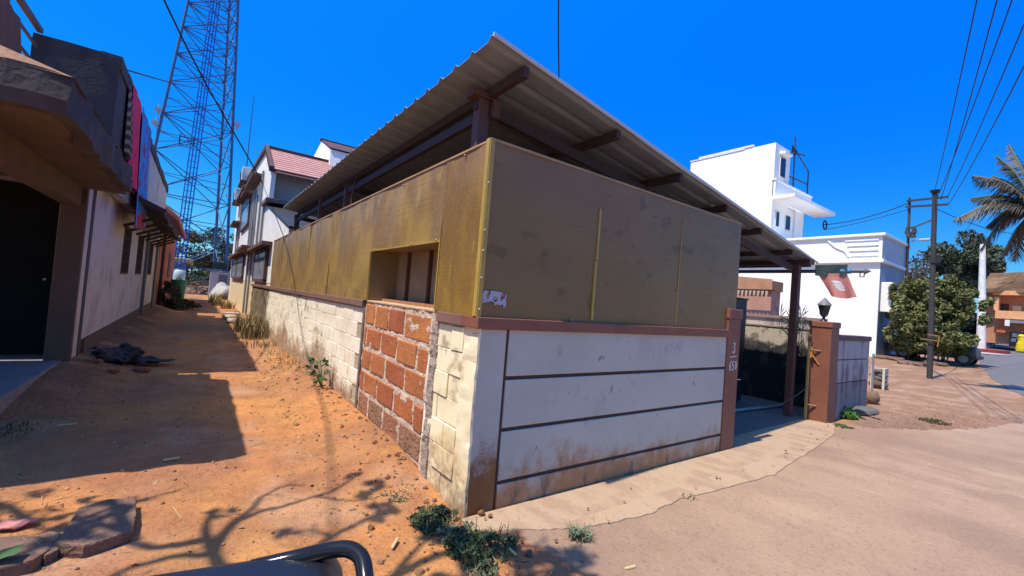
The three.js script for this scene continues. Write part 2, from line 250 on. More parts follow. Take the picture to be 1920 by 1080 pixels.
/* ================= the walled yard: front wall ================= */
const WX = 1.68, WZ = -2.706, TOP = 1.38;
const SANDY = [0.30, 0.155, 0.075];
{
  const map = colorTex(1024, 512, (u, v) => {
    const x = 1.6 + u * 3.7, y = -0.1 + v * 1.55, n = fbm(x * 3, y * 3, 1e6, 6, 81), n2 = fbm(x * 14, y * 9, 1e6, 4, 83), gr = vn(x * 160, y * 160, 1e6, 1e6, 85);
    let c = [0.50, 0.47, 0.40]; c = c.map((q) => q * (0.9 + 0.2 * n));
    const smudge = ss(fbm(x * 2.4, y * 5, 1e6, 5, 87), 0.62, 0.78) * ss(n2, 0.45, 0.7); c = mix3(c, [0.33, 0.30, 0.28], 0.55 * smudge);
    if (ss(vn(x * 22, y * 7, 1e6, 1e6, 88), 0.93, 0.97) * ss(n2, 0.5, 0.6)) c = mix3(c, [0.2, 0.18, 0.17], 0.7);
    const mud = ss(0.6 * n + 0.4 * n2 + 0.2 * gr + (0.35 - y) * 1.3, 0.52, 1.02); c = mix3(c, mix3([0.43, 0.20, 0.075], [0.35, 0.175, 0.075], n2), mud * 0.95);
    if (x < 1.96) { const m2 = ss(0.6 * n + 0.4 * n2 + 0.25 * gr + (0.60 - y) * 1.3, 0.5, 1.05); c = mix3(c, mix3([0.27, 0.10, 0.022], [0.23, 0.085, 0.02], n2), m2 * 0.97); }
    const scuff = ss(fbm(x * 9, y * 4, 1e6, 4, 91), 0.6, 0.7) * (1 - ss(y, 0.1, 0.3)); c = mix3(c, [0.14, 0.11, 0.09], scuff * 0.7);
    return c;
  });
  const pm = mat([1, 1, 1], 0.85, { map, bumpMap: bumpFine, bumpScale: 0.004 });
  const face = (g) => { const p = g.attributes.position, uv = g.attributes.uv; for (let i = 0; i < p.count; i++) uv.setXY(i, (p.getX(i) - 1.6) / 3.7, (p.getY(i) + 0.1) / 1.55); return g; };
  const strip = (g) => { face(g); const p = g.attributes.position, n = g.attributes.normal, uv = g.attributes.uv; for (let i = 0; i < p.count; i++) if (Math.abs(n.getX(i)) > 0.6) uv.setX(i, (0.08 + WZ - p.getZ(i)) / 3.7); return g; };
  pm.bumpMap = grayTex(512, 256, (u, v) => fbm(u * 40, v * 18, 40, 5, 93));
  const t = thing('boundary_wall', 'low white plastered front wall with dark brown grooves under the golden screen', 'wall', V(3.4, 0, WZ - 0.1));
  part(t, 'wall_core', box(1.70, 5.18, -0.3, TOP, WZ - 0.19, WZ - 0.014), M.groove);
  part(t, 'plaster_strip', strip(box(WX + 0.006, 1.937, -0.3, TOP - 0.002, WZ - 0.2, WZ, 0.006)), pm, 'mud-stained plaster strip at the corner');
  for (const [y0, y1] of [[-0.3, 0.196], [0.226, 0.596], [0.626, 0.991], [1.021, TOP - 0.002]]) part(t, 'plaster_panel', face(box(1.963, 5.176, y0, y1, WZ - 0.1, WZ, 0.005)), pm);
  part(t, 'wall_cap', box(WX - 0.03, 5.178, TOP, TOP + 0.085, WZ - 0.22, WZ + 0.03, 0.006), M.brownPaint);
}
/* left gate pillar with the painted number */
{
  const cv = document.createElement('canvas'); cv.width = 256; cv.height = 512; const c = cv.getContext('2d'); c.clearRect(0, 0, 256, 512);
  c.strokeStyle = '#e8e4e6'; c.lineWidth = 20; c.lineCap = 'round'; c.lineJoin = 'round';
  const st = (...p) => { c.beginPath(); c.moveTo(p[0], p[1]); for (let i = 2; i < p.length; i += 2) c.lineTo(p[i], p[i + 1]); c.stroke(); };
  st(108, 40, 145, 36, 152, 62, 120, 92, 152, 118, 150, 158, 116, 172, 100, 156);                 // 3
  c.lineWidth = 14; st(36, 236, 205, 226); c.lineWidth = 18;
  st(74, 296, 46, 350, 44, 410, 62, 426, 78, 405, 76, 372, 56, 362);                               // 6
  st(150, 300, 114, 302, 110, 352, 138, 356, 146, 392, 132, 424, 108, 420);                       // 5
  st(196, 300, 222, 330, 224, 380, 204, 412, 190, 400, 186, 330, 196, 300);                       // 0
  const tx = new THREE.CanvasTexture(cv); tx.colorSpace = THREE.SRGBColorSpace;
  const t = thing('gate_pillar', 'brown gate pillar with the white hand-painted number 3 over 650', 'pillar', V(5.32, 0, WZ - 0.15));
  part(t, 'shaft', box(5.18, 5.475, -0.2, 1.6, WZ - 0.3, WZ + 0.012, 0.008), M.brownPaint);
  part(t, 'pillar_cap', box(5.165, 5.49, 1.6, 1.72, WZ - 0.315, WZ + 0.027, 0.01), M.brownPaint);
  const g = new THREE.PlaneGeometry(0.24, 0.43); g.translate(5.335, 1.12, WZ + 0.0155);
  part(t, 'painted_number', g, mat([0.75, 0.73, 0.74], 0.8, { map: tx, alphaTest: 0.5 }));
  part(t, 'nail', rod(V(5.43, 0.86, WZ + 0.01), V(5.47, 0.862, WZ + 0.05), 0.004), M.greyMetal);
}
/* right gate pillar, lamp on it, low wall beyond */
{
  const t = thing('gate_pillar', 'brown gate pillar standing free beside the lantern-topped low wall, lit on its left face', 'pillar', V(8.65, 0, -2.86));
  part(t, 'shaft', box(8.48, 8.83, -0.2, 1.58, -3.02, -2.7, 0.008), M.brownPaint);
  part(t, 'pillar_cap', box(8.465, 8.845, 1.58, 1.68, -3.035, -2.685, 0.012), M.brownPaint);
  const l = thing('pillar_lamp', 'dark lantern with pointed roof on top of the right gate pillar', 'lamp', V(8.65, 1.68, -2.88));
  const cyl = (r0, r1, y0, y1, n = 6) => { const g = new THREE.CylinderGeometry(r1, r0, y1 - y0, n); g.translate(8.65, (y0 + y1) / 2, -2.88); return uvm(g); };
  part(l, 'lamp_base', [cyl(0.055, 0.04, 1.68, 1.71, 12), cyl(0.026, 0.022, 1.71, 1.76, 10), cyl(0.04, 0.05, 1.76, 1.785, 8)], M.black);
  part(l, 'lamp_glass', cyl(0.05, 0.088, 1.787, 1.955), mat([0.035, 0.04, 0.05], 0.3));
  part(l, 'lamp_frame', Array.from({ length: 6 }, (_, i) => { const a = i * Math.PI / 3; return rod(V(8.65 + Math.sin(a) * 0.052, 1.785, -2.88 + Math.cos(a) * 0.052), V(8.65 + Math.sin(a) * 0.09, 1.957, -2.88 + Math.cos(a) * 0.09), 0.006, 0.006, 5); }), M.black);
  part(l, 'lamp_roof', [cyl(0.112, 0.105, 1.955, 1.972), cyl(0.105, 0.008, 1.972, 2.085)], mat([0.16, 0.16, 0.17], 0.4));
  const w = thing('boundary_wall', 'short stained grey wall with two grooves running right of the lantern pillar', 'wall', V(9.75, 0, -2.86));
  const pm = mat([0.40, 0.37, 0.37], 0.95, { map: streaks, bumpMap: bumpFine, bumpScale: 0.008 }), lo = mat([0.25, 0.22, 0.22], 0.95, { map: streaks, bumpMap: bumpWide, bumpScale: 0.015 });
  part(w, 'wall_core', box(8.832, 10.6, -0.3, 1.38, -2.95, -2.765), M.groove);
  [[-0.3, 0.628, lo], [0.645, 1.03, pm], [1.047, 1.378, pm]].forEach(([a, b, m]) => part(w, 'plaster_panel', box(8.833, 10.62, a, b, -2.96, -2.75, 0.005), m));
  part(w, 'wall_cap', box(8.846, 10.66, 1.38, 1.47, -2.98, -2.73, 0.008), mat([0.15, 0.085, 0.08], 0.8, { map: mottle }));
}
/* ================= side wall along the alley: blocks, bricked-up opening, cap ================= */
{
  const t = thing('boundary_wall', 'long alley-side wall of cream painted blocks with a red block infill', 'wall', V(1.78, 0, -10));
  part(t, 'wall_core', [box(WX + 0.012, WX + 0.2, -0.4, TOP, -19.5, -5.42), box(WX + 0.012, WX + 0.2, -0.4, TOP, -3.34, WZ - 0.203)], mat([0.46, 0.38, 0.27], 1, { map: mottle, bumpMap: bumpWide, bumpScale: 0.01 }));
  const wallMap = colorTex(2048, 256, (u, v) => {
    const z = -19.6 + u * 17, y = -0.3 + v * 1.75, n = fbm(z * 0.8, y * 1.6, 1e6, 5, 195), n2 = fbm(z * 4, y * 6, 1e6, 4, 197), gr = vn(z * 40, y * 40, 1e6, 1e6, 199);
    let c = mix3([0.86, 0.78, 0.63], [0.76, 0.66, 0.50], ss(n2, 0.35, 0.7)); if (z > -3.4) c = mix3([0.85, 0.75, 0.50], [0.74, 0.58, 0.32], ss(n2 + 0.35 * (0.7 - y), 0.4, 0.8));
    const lift = 0.16 * ss(-z, 2.8, 5) + 0.14 * ss(-z, 6, 8), mud = ss(0.62 * n + 0.4 * n2 + 0.2 * gr - (y - lift) * 0.95, 0.24, 0.62);
    c = mix3(c, mix3([0.40, 0.255, 0.15], [0.30, 0.185, 0.11], n2), mud * 0.95);
    const soot = ss(n2, 0.6, 0.75) * ss(n, 0.5, 0.65); c = mix3(c, [0.22, 0.16, 0.12], 0.6 * soot);
    const moss = ss(-z + 1.4 * (n - 0.5) + 0.5 * (n2 - 0.5), 14.1, 14.6); return mix3(c, mix3([0.10, 0.075, 0.035], [0.20, 0.15, 0.085], ss(n2 + 0.3 * gr, 0.45, 0.85)), moss);
  });
  const wm = mat([1, 1, 1], 0.93, { map: wallMap, roughness: 0.93 }), wmB = mat([1, 1, 1], 0.93, { map: wallMap });
  const courses = [0.10, 0.295, 0.49, 0.685, 0.88, 1.075, 1.27];
  const block = (y, z, len) => {
    const near = z > -3.4, g0 = new RoundedBoxGeometry(0.04, 0.192, len, 3, 0.007), g = rough(uvm(g0), near ? 0.005 : 0.003, 17, Math.floor(rnd() * 90)); g.translate(WX + 0.02 + (near ? rr(-0.008, 0.006) : rr(-0.003, 0.004)), y + rr(-0.002, 0.002), z);
    const p = g.attributes.position, uv = g.attributes.uv; for (let i = 0; i < p.count; i++) uv.setXY(i, (p.getZ(i) + 19.6) / 17, (p.getY(i) + 0.3) / 1.75);
    part(t, 'block', g, rnd() < 0.5 ? wm : wmB);
  };
  courses.forEach((y, r) => {
    for (let z = -5.64 - (r % 2) * 0.22; z > -19.25; z -= 0.445) block(y, z, 0.437);
    let z = WZ - 0.203 - 0.004; const ends = r % 2 ? [0.36, 0.24] : [0.2, 0.4]; for (const l of ends) { block(y, z - l / 2, l - 0.008); z -= l; }
  });
  { const g = rough(uvm(new THREE.BoxGeometry(0.02, TOP + 0.3, 0.21, 2, 40, 6).translate(WX + 0.011, (TOP - 0.3) / 2, WZ - 0.102)), 0.006, 14, 91), p = g.attributes.position, uv = g.attributes.uv; for (let i = 0; i < p.count; i++) uv.setXY(i, (p.getZ(i) + 19.6) / 17, (p.getY(i) + 0.3) / 1.75); part(t, 'plaster_return', g, wm, 'rough cream edge at the corner'); }
  part(t, 'wall_cap', [box(WX - 0.035, WX + 0.2, TOP, TOP + 0.085, -19.5, -5.41, 0.008), box(WX - 0.03, WX + 0.2, TOP, TOP + 0.085, -3.36, WZ - 0.222, 0.006)], mat([0.22, 0.115, 0.085], 0.7, { map: mottle }));
  part(t, 'edge_strip', box(WX - 0.012, WX + 0.05, 0.0, TOP - 0.003, -5.415, -5.355), mat([0.19, 0.14, 0.12], 0.7, { map: mottle }), 'grey brown upright at the edge of the infill');
  // the bricked-up opening
  part(t, 'mortar_bed', rough(uvm(new THREE.BoxGeometry(0.1, 1.62, 2.02, 3, 30, 36).translate(WX + 0.054, 0.64, -4.345)), 0.010, 13, 50), M.mortarPink);
  part(t, 'mortar_edge', rough(uvm(new THREE.BoxGeometry(0.06, 1.56, 0.11, 2, 24, 3).translate(WX + 0.022, 0.6, -3.40)), 0.014, 17, 54), mat([0.37, 0.29, 0.24], 1, { map: mottle, bumpMap: bumpWide, bumpScale: 0.03 }));
  const bm = [[0.50, 0.16, 0.048], [0.46, 0.135, 0.042], [0.53, 0.185, 0.055], [0.40, 0.11, 0.038]].map((c) => mat(c, 0.95, { map: soil, bumpMap: soilBump, bumpScale: 0.006 }));
  const lowm = [mat([0.36, 0.155, 0.08], 0.97, { map: soil, bumpMap: soilBump, bumpScale: 0.025 }), mat([0.33, 0.17, 0.095], 0.97, { map: soil, bumpMap: soilBump, bumpScale: 0.025 })];
  const rows = [[1.31, 0.255, [-5.34, -4.98, -4.55, -4.10, -3.48]], [1.04, 0.235, [-5.34, -5.24, -4.72, -4.24, -3.74, -3.5]], [0.78, 0.235, [-5.34, -4.99, -4.52, -3.99, -3.5]], [0.52, 0.235, [-5.34, -5.17, -4.72, -4.22, -3.72, -3.5]], [0.265, 0.24, [-5.34, -4.95, -4.48, -4.02, -3.5]], [0.03, 0.2, [-5.34, -4.75, -4.2, -3.5]]];
  rows.forEach(([y, h, cuts], r) => { for (let i = 0; i < cuts.length - 1; i++) {
    const a = cuts[i] + 0.02, b = cuts[i + 1] - 0.02; if (b - a < 0.04) continue;
    const g = new RoundedBoxGeometry(0.07, h - rr(0.012, 0.028), b - a, 3, 0.014); g.translate(WX + 0.031 + rr(-0.004, 0.004), y + rr(-0.008, 0.008) - 0.03 * (i / 4), (a + b) / 2);
    part(t, 'brick', rough(uvm(g), 0.006, 8, 60 + r * 7 + i), r > 3 && rnd() < 0.85 ? lowm[i % 2] : bm[Math.floor(rnd() * 4)]);
  } });
  part(t, 'infill_top', box(WX - 0.005, WX + 0.2, 1.448, 1.47, -5.35, -3.43, 0.006), mat([0.55, 0.36, 0.22], 0.95, { map: mottle }));
}
/* ================= golden plastic screens above the walls ================= */
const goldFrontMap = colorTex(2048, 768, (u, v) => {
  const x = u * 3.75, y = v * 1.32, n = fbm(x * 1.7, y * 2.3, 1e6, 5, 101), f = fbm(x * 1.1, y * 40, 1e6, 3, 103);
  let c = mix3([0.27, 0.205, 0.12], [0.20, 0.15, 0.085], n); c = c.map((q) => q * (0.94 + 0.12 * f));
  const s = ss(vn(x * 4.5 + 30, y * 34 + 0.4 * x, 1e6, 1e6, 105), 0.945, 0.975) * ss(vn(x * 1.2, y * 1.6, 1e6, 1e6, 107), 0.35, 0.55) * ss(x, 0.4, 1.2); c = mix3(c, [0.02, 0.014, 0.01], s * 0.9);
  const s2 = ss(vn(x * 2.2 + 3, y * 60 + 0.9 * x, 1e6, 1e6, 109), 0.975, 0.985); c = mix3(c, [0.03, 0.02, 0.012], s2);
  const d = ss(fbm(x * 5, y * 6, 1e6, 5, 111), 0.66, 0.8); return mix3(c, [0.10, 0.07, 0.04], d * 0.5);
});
goldFrontMap.wrapS = goldFrontMap.wrapT = THREE.ClampToEdgeWrapping;
const goldSideMap = colorTex(1024, 512, (u, v) => {
  const n = fbm(u * 5, v * 3, 5, 5, 115), k = fbm(u * 22, v * 2, 22, 3, 117), g = fbm(u * 200, v * 60, 200, 2, 119);
  let c = mix3([0.42, 0.245, 0.058], [0.30, 0.17, 0.055], ss(n, 0.3, 0.7)); c = mix3(c, [0.25, 0.15, 0.055], 0.3 * ss(k, 0.55, 0.75)); if (g > 0.77) c = mix3(c, [0.6, 0.42, 0.14], 0.5);
  return mix3(c, [0.5, 0.33, 0.07], 0.5 * ss(fbm(u * 14, v * 6, 14, 4, 121), 0.62, 0.75));
}, 1.6);
const wrinkle = grayTex(1024, 512, (u, v) => 0.5 * vn(u * 3 + 0.6 * vn(u * 6, v * 20, 6, 20, 3), v * 60, 3, 60, 123) + 0.5 * fbm(u * 10, v * 6, 10, 4, 125), 1.6);
const goldSide = mat([0.84, 0.90, 1.0], 0.34, { map: goldSideMap, bumpMap: wrinkle, bumpScale: 0.0022 });
const goldSideNear = mat([0.72, 0.72, 0.62], 0.34, { map: goldSideMap, bumpMap: grayTex(256, 1024, (u, v) => { const q = v * 44 + 1.4 * fbm(u * 3, v * 6, 1e6, 3, 127); return 0.5 + 0.5 * Math.sin(q * 2 * Math.PI) * (0.5 + 0.5 * vn(u * 3, v * 9, 1e6, 1e6, 128)); }), bumpScale: 0.0003 });
const goldDark = mat([0.20, 0.135, 0.06], 0.6, { map: mottle }), tape = mat([0.46, 0.32, 0.07], 0.4, { map: mottle, bumpMap: bumpFine, bumpScale: 0.004 });
const S0 = TOP + 0.087, S1 = 2.775;
function wavy(g, amp, f, s) { const p = g.attributes.position; for (let i = 0; i < p.count; i++) { const q = fbm(p.getX(i) * f + p.getZ(i) * f, p.getY(i) * f, 1e6, 3, s) - 0.5; if (g.userData.ax === 'z') p.setZ(i, p.getZ(i) + amp * q); else p.setX(i, p.getX(i) + amp * q); } g.computeVertexNormals(); return g; }
{
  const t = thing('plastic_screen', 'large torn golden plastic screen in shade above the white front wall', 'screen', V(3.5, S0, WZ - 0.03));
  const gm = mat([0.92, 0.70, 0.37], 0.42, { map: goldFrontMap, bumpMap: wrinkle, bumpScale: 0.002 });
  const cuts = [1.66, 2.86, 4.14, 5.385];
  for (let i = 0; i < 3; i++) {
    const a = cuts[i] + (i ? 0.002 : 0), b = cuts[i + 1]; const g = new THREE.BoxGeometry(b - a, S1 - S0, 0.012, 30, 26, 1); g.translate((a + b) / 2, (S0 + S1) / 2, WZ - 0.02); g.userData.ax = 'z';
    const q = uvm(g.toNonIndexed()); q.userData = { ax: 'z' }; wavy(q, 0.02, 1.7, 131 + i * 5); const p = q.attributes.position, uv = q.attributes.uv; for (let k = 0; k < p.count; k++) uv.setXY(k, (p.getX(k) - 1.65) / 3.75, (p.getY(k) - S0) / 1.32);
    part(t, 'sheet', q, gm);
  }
  part(t, 'seam_strip', [box(2.842, 2.866, S0 + 0.02, S0 + 0.55, WZ - 0.016, WZ - 0.001), box(2.848, 2.87, S0 + 0.56, S0 + 1.02, WZ - 0.014, WZ + 0.001)], tape, 'split yellow strip over the left seam');
  part(t, 'seam_strip', box(4.13, 4.148, S0 + 0.02, S1 - 0.15, WZ - 0.018, WZ - 0.006), mat([0.2, 0.15, 0.08], 0.6));
  part(t, 'corner_strip', [box(1.643, 1.672, S0, S1 + 0.012, WZ - 0.05, WZ - 0.006, 0.004), box(1.652, 1.69, S0, S1 + 0.01, WZ - 0.011, WZ + 0.002)], tape, 'yellow tape along the corner');
  part(t, 'top_edge', rough(box(1.66, 5.39, S1 - 0.002, S1 + 0.018, WZ - 0.05, WZ - 0.008), 0.006, 5, 140), mat([0.36, 0.25, 0.12], 0.6, { map: mottle }));
  part(t, 'frame', [bar(V(5.36, S0, WZ - 0.06), V(5.36, S1, WZ - 0.06), 0.05), bar(V(1.72, S1 - 0.04, WZ - 0.06), V(5.36, S1 - 0.04, WZ - 0.06), 0.04), bar(V(2.86, S0, WZ - 0.06), V(2.86, S1, WZ - 0.06), 0.03), bar(V(4.14, S0, WZ - 0.06), V(4.14, S1, WZ - 0.06), 0.03)], M.brownDark);
  for (const [x, y] of [[1.664, 1.75], [1.662, 1.95], [1.668, 1.52], [1.66, 2.1], [1.66, 2.45], [5.3, 1.5], [2.6, S0 + 0.012]]) { const n = new THREE.IcosahedronGeometry(0.011, 0); n.translate(x, y, WZ + 0.006); part(t, 'screw', uvm(n), mat([0.3, 0.25, 0.2], 0.5)); }
  // torn sticker
  const cv = document.createElement('canvas'); cv.width = 256; cv.height = 160; const c = cv.getContext('2d');
  c.fillStyle = '#b9bfce'; c.beginPath(); [[8, 30], [20, 10], [70, 22], [95, 8], [190, 18], [240, 30], [250, 60], [238, 78], [250, 100], [244, 150], [222, 150], [216, 120], [190, 135], [150, 128], [132, 140], [124, 118], [100, 102], [60, 112], [10, 124], [6, 60]].forEach((p, i) => (i ? c.lineTo(...p) : c.moveTo(...p))); c.fill();
  c.fillStyle = '#8d97b0'; for (let i = 0; i < 5; i++) c.fillRect(14, 92 + i * 5, 60 - i * 6, 2);
  c.fillStyle = '#c7bfa8'; c.fillRect(84, 18, 86, 14); c.fillStyle = '#a9855f'; c.beginPath(); c.ellipse(58, 56, 17, 30, 0.1, 0, 7); c.fill(); c.fillStyle = '#3a2a26'; c.beginPath(); c.ellipse(70, 34, 9, 12, 0, 0, 7); c.fill();
  c.fillStyle = '#8a5a3c'; c.beginPath(); c.arc(135, 82, 22, 0, 7); c.fill(); c.fillStyle = '#cdb9a0'; c.beginPath(); c.arc(135, 80, 12, 0, 7); c.fill(); c.fillStyle = '#2b2320'; c.beginPath(); c.ellipse(136, 98, 16, 8, 0, 0, 7); c.fill();
  c.fillStyle = '#9c3a34'; c.beginPath(); c.ellipse(212, 52, 20, 30, 0.6, 0, 7); c.fill(); c.fillStyle = '#c58f72'; c.beginPath(); c.ellipse(214, 44, 10, 10, 0, 0, 7); c.fill(); c.fillStyle = '#7e1f22'; c.fillRect(190, 62, 14, 30);
  const tx = new THREE.CanvasTexture(cv); tx.colorSpace = THREE.SRGBColorSpace; const g = new THREE.PlaneGeometry(0.225, 0.135, 8, 4); g.translate(1.80, 1.606, WZ - 0.0005);
  const s = shade(new THREE.Mesh(g, mat([0.8, 0.8, 0.8], 0.7, { map: tx, alphaTest: 0.5 }))); s.name = 'sticker'; scene.add(s); tag(s, 'torn pale printed sticker low on the golden screen near the corner', 'sticker');
}
{
  const t = thing('plastic_screen', 'long sunlit golden plastic screen with a boxed window along the alley', 'screen', V(WX, S0, -8.5));
  const X0 = WX - 0.012, sheet = (z0, z1, y0, y1, m, s) => { const g = new THREE.BoxGeometry(0.012, y1 - y0, z1 - z0, 1, Math.max(2, Math.round((y1 - y0) * 14)), Math.max(3, Math.round((z1 - z0) * 12))); g.translate(X0 + 0.006, (y0 + y1) / 2, (z0 + z1) / 2); const q = uvm(g.toNonIndexed()); q.userData = {}; wavy(q, 0.035, 1.4, s); return part(t, 'sheet', q, m); };
  const zs = [-14.2, -12.5, -10.8, -9.1, -7.4, -5.31];
  for (let i = 0; i < zs.length - 1; i++) sheet(zs[i] + 0.003, zs[i + 1], S0, S1 + 0.01 * (i % 2), goldSide, 151 + i);
  sheet(-5.307, -3.43, 2.075, S1, goldSide, 163);
  { const q = sheet(-3.427, WZ - 0.012, S0, S1, goldSideNear, 167), p = q.geometry.attributes.position, uv = q.geometry.attributes.uv; for (let i = 0; i < p.count; i++) uv.setXY(i, p.getZ(i) + t.position.z, (p.getY(i)) / 1.3); }
  part(t, 'top_edge', rough(box(X0 - 0.006, X0 + 0.02, S1, S1 + 0.016, -14.2, WZ - 0.05), 0.008, 3, 170), mat([0.44, 0.28, 0.13], 0.6, { map: mottle }));
  for (const [z, y] of [[-6.3, S1 - 0.3], [-9.1, S1], [-12.5, S1]]) part(t, 'crease', box(X0 - 0.008, X0, S0, y, z - 0.009, z + 0.009), mat([0.46, 0.31, 0.11], 0.5), 'paler upright seam');
  // boxed window: liner, back panels, battens, sill
  const D = 0.36, w = part(t, 'window_box', [box(X0 + 0.012, X0 + D, 1.47, 2.09, -5.325, -5.312), box(X0 + 0.012, X0 + D, 1.47, 2.09, -3.43, -3.417), box(X0 + 0.012, X0 + D, 2.08, 2.093, -5.311, -3.431)], goldDark);
  part(w, 'window_edge', [box(X0 - 0.01, X0 + 0.014, 2.063, 2.077, -5.32, -3.42), box(X0 - 0.01, X0 + 0.014, 1.47, 2.063, -3.436, -3.42), box(X0 - 0.008, X0 + 0.014, 1.47, 2.063, -5.32, -5.308)], tape);
  for (const [a, b] of [[-5.31, -4.93], [-4.925, -4.33], [-4.325, -3.75], [-3.745, -3.432]]) part(w, 'window_panel', box(X0 + D, X0 + D + 0.012, 1.47, 2.093, a, b), mat([0.30, 0.21, 0.13], 0.7, { map: mottle }));
  for (const z of [-4.93, -4.33, -3.75]) part(w, 'batten', box(X0 + D - 0.035, X0 + D - 0.001, 1.5, 2.08, z - 0.02, z + 0.02), mat([0.09, 0.04, 0.02], 0.8, { map: woodTex }));
  part(w, 'window_sill', box(X0 + 0.19, X0 + D - 0.002, 1.472, 1.50, -5.31, -3.432), mat([0.40, 0.17, 0.07], 0.8, { map: woodTex }));
  for (let i = 0; i < 12; i++) { const n = new THREE.IcosahedronGeometry(0.012, 0); n.translate(X0 - 0.008, i < 8 ? S1 - 0.03 - 0.02 * (i % 3) : 2.08, i < 8 ? -3.1 - i * 1.3 : -3.5 - (i - 8) * 0.55); part(t, 'screw', uvm(n), mat([0.3, 0.2, 0.1], 0.5)); }
}
/* ================= tin roof on steel posts ================= */
const RB = (2.67 - 3.46) / (8.68 - 1.556), roofY = (x) => 3.46 + RB * (x - 1.556);       // underside of the sheets
const frontZ = (x) => lerp(-2.62, -3.03, (x - 1.556) / 7.124);
{
  const t = thing('shed_roof', 'sloping ribbed tin roof on brown steel posts over the walled yard', 'roof', V(4.8, 0, -6.5));
  const x0 = 1.556, x1 = 8.68, pitch = 0.27, back = -12.3;
  let first = true;
  for (let s = 0; s < 9; s++) {
    const prof = [], zStart = s ? -2.62 - s * 1.08 + 0.04 : -2.62, zEnd = -2.62 - (s + 1) * 1.08;
    for (let z = zStart; z > zEnd - 1e-6; z -= 0.0204) { const q = ((z / pitch) % 1 + 1) % 1; prof.push([z, q < 0.09 ? q / 0.09 * 0.032 : q < 0.2 ? 0.032 : q < 0.29 ? (0.29 - q) / 0.09 * 0.032 : 0.002 * Math.sin(q * 40)]); }
    const P = [], U = [], I = [], xs = []; for (let i = 0; i <= 14; i++) xs.push(lerp(x0, x1, i / 14));
    for (const top of [0, 0.003]) prof.forEach(([z, h]) => xs.forEach((x) => { const zz = s ? z : lerp(frontZ(x), zEnd, (z - zStart) / (zEnd - zStart)); P.push(x, roofY(x) + h + top + 0.006 * Math.sin(x * 2.1 + zz * 1.3), zz); U.push(x, zz); }));
    const n = xs.length, m = prof.length; for (let k = 0; k < 2; k++) for (let j = 0; j < m - 1; j++) for (let i = 0; i < n - 1; i++) { const a = k * n * m + j * n + i; I.push(a, a + n, a + 1, a + 1, a + n, a + n + 1); }
    const edge = (f) => { for (let i = 0; i < f.length - 1; i++) I.push(f[i], f[i + 1], f[i] + n * m, f[i + 1], f[i + 1] + n * m, f[i] + n * m); };
    edge(Array.from({ length: m }, (_, j) => j * n)); edge(Array.from({ length: m }, (_, j) => j * n + n - 1)); edge(Array.from({ length: n }, (_, i) => i));
    const g = new THREE.BufferGeometry(); g.setAttribute('position', new THREE.Float32BufferAttribute(P, 3)); g.setAttribute('uv', new THREE.Float32BufferAttribute(U, 2)); g.setIndex(I); g.computeVertexNormals();
    part(t, 'roof_sheet', uvm(g.toNonIndexed()), M.roofTin);
  }
  part(t, 'roof_trim', quadTrim(), mat([0.6, 0.58, 0.55], 0.5, { metalness: 0.2 }), 'bright front edge of the roof');
  function quadTrim() { return bar(V(x0 - 0.01, roofY(x0) + 0.018, frontZ(x0) + 0.006), V(x1, roofY(x1) + 0.018, frontZ(x1) + 0.006), 0.012, 0.03); }
  const py = (x) => roofY(x) - 0.05, PX = [[985, 112], [1159, 236], [1278, 320], [1365, 381], [1430, 428], [1490, 468]].map(([a, b], i) => onZ(a, b, -2.72 - i * 0.055).x).concat([8.5]);
  for (const x of PX) part(t, 'purlin', bar(V(x, py(x), frontZ(x) - 0.05), V(x, py(x), back + 0.1), 0.05, 0.08), M.steelDim);
  for (const z of [-3.25, -7.4, -12.0]) part(t, 'rafter', bar(V(1.8, roofY(1.8) - 0.165, z), V(8.3, roofY(8.3) - 0.165 + (z > -4 ? 0 : 0), z), 0.06, 0.1), M.steelDim);
  part(t, 'beam', bar(V(1.86, roofY(1.86) - 0.25, -3.23), V(1.86, roofY(1.86) - 0.25, -12.05), 0.05, 0.085), M.steelDim);
  part(t, 'beam', bar(V(8.28, roofY(8.28) - 0.06, -2.95), V(8.28, roofY(8.28) - 0.06, -12.05), 0.06, 0.09), M.steelDim);
  for (const z of [-3.25, -7.4, -9.3, -12.0]) part(t, 'post', box(1.81, 1.915, 0, roofY(1.86) - 0.11, z - 0.05, z + 0.05, 0.006), M.steelBrown);
  part(t, 'cleat', [box(1.92, 1.99, roofY(1.86) - 0.26, roofY(1.86) - 0.12, -3.2, -3.15), box(1.74, 1.98, roofY(1.86) - 0.11, roofY(1.86) - 0.06, -3.32, -3.18)], M.steelBrown);
  for (const z of [-3.2, -12.0]) part(t, 'post', box(8.235, 8.345, 0, roofY(8.28) - 0.1, z - 0.055, z + 0.055, 0.006), M.steelBrown);
  solo('thin_rod', tube([V(1.84, 1.5, -6.9), V(1.84, 3.3, -6.9), V(1.95, 3.36, -6.95), V(2.6, 3.2, -7.4)], 0.014, 6), M.steelBrown, 'thin bent pipe rising behind the golden alley screen', 'pipe', V(1.84, 1.5, -6.9));
}
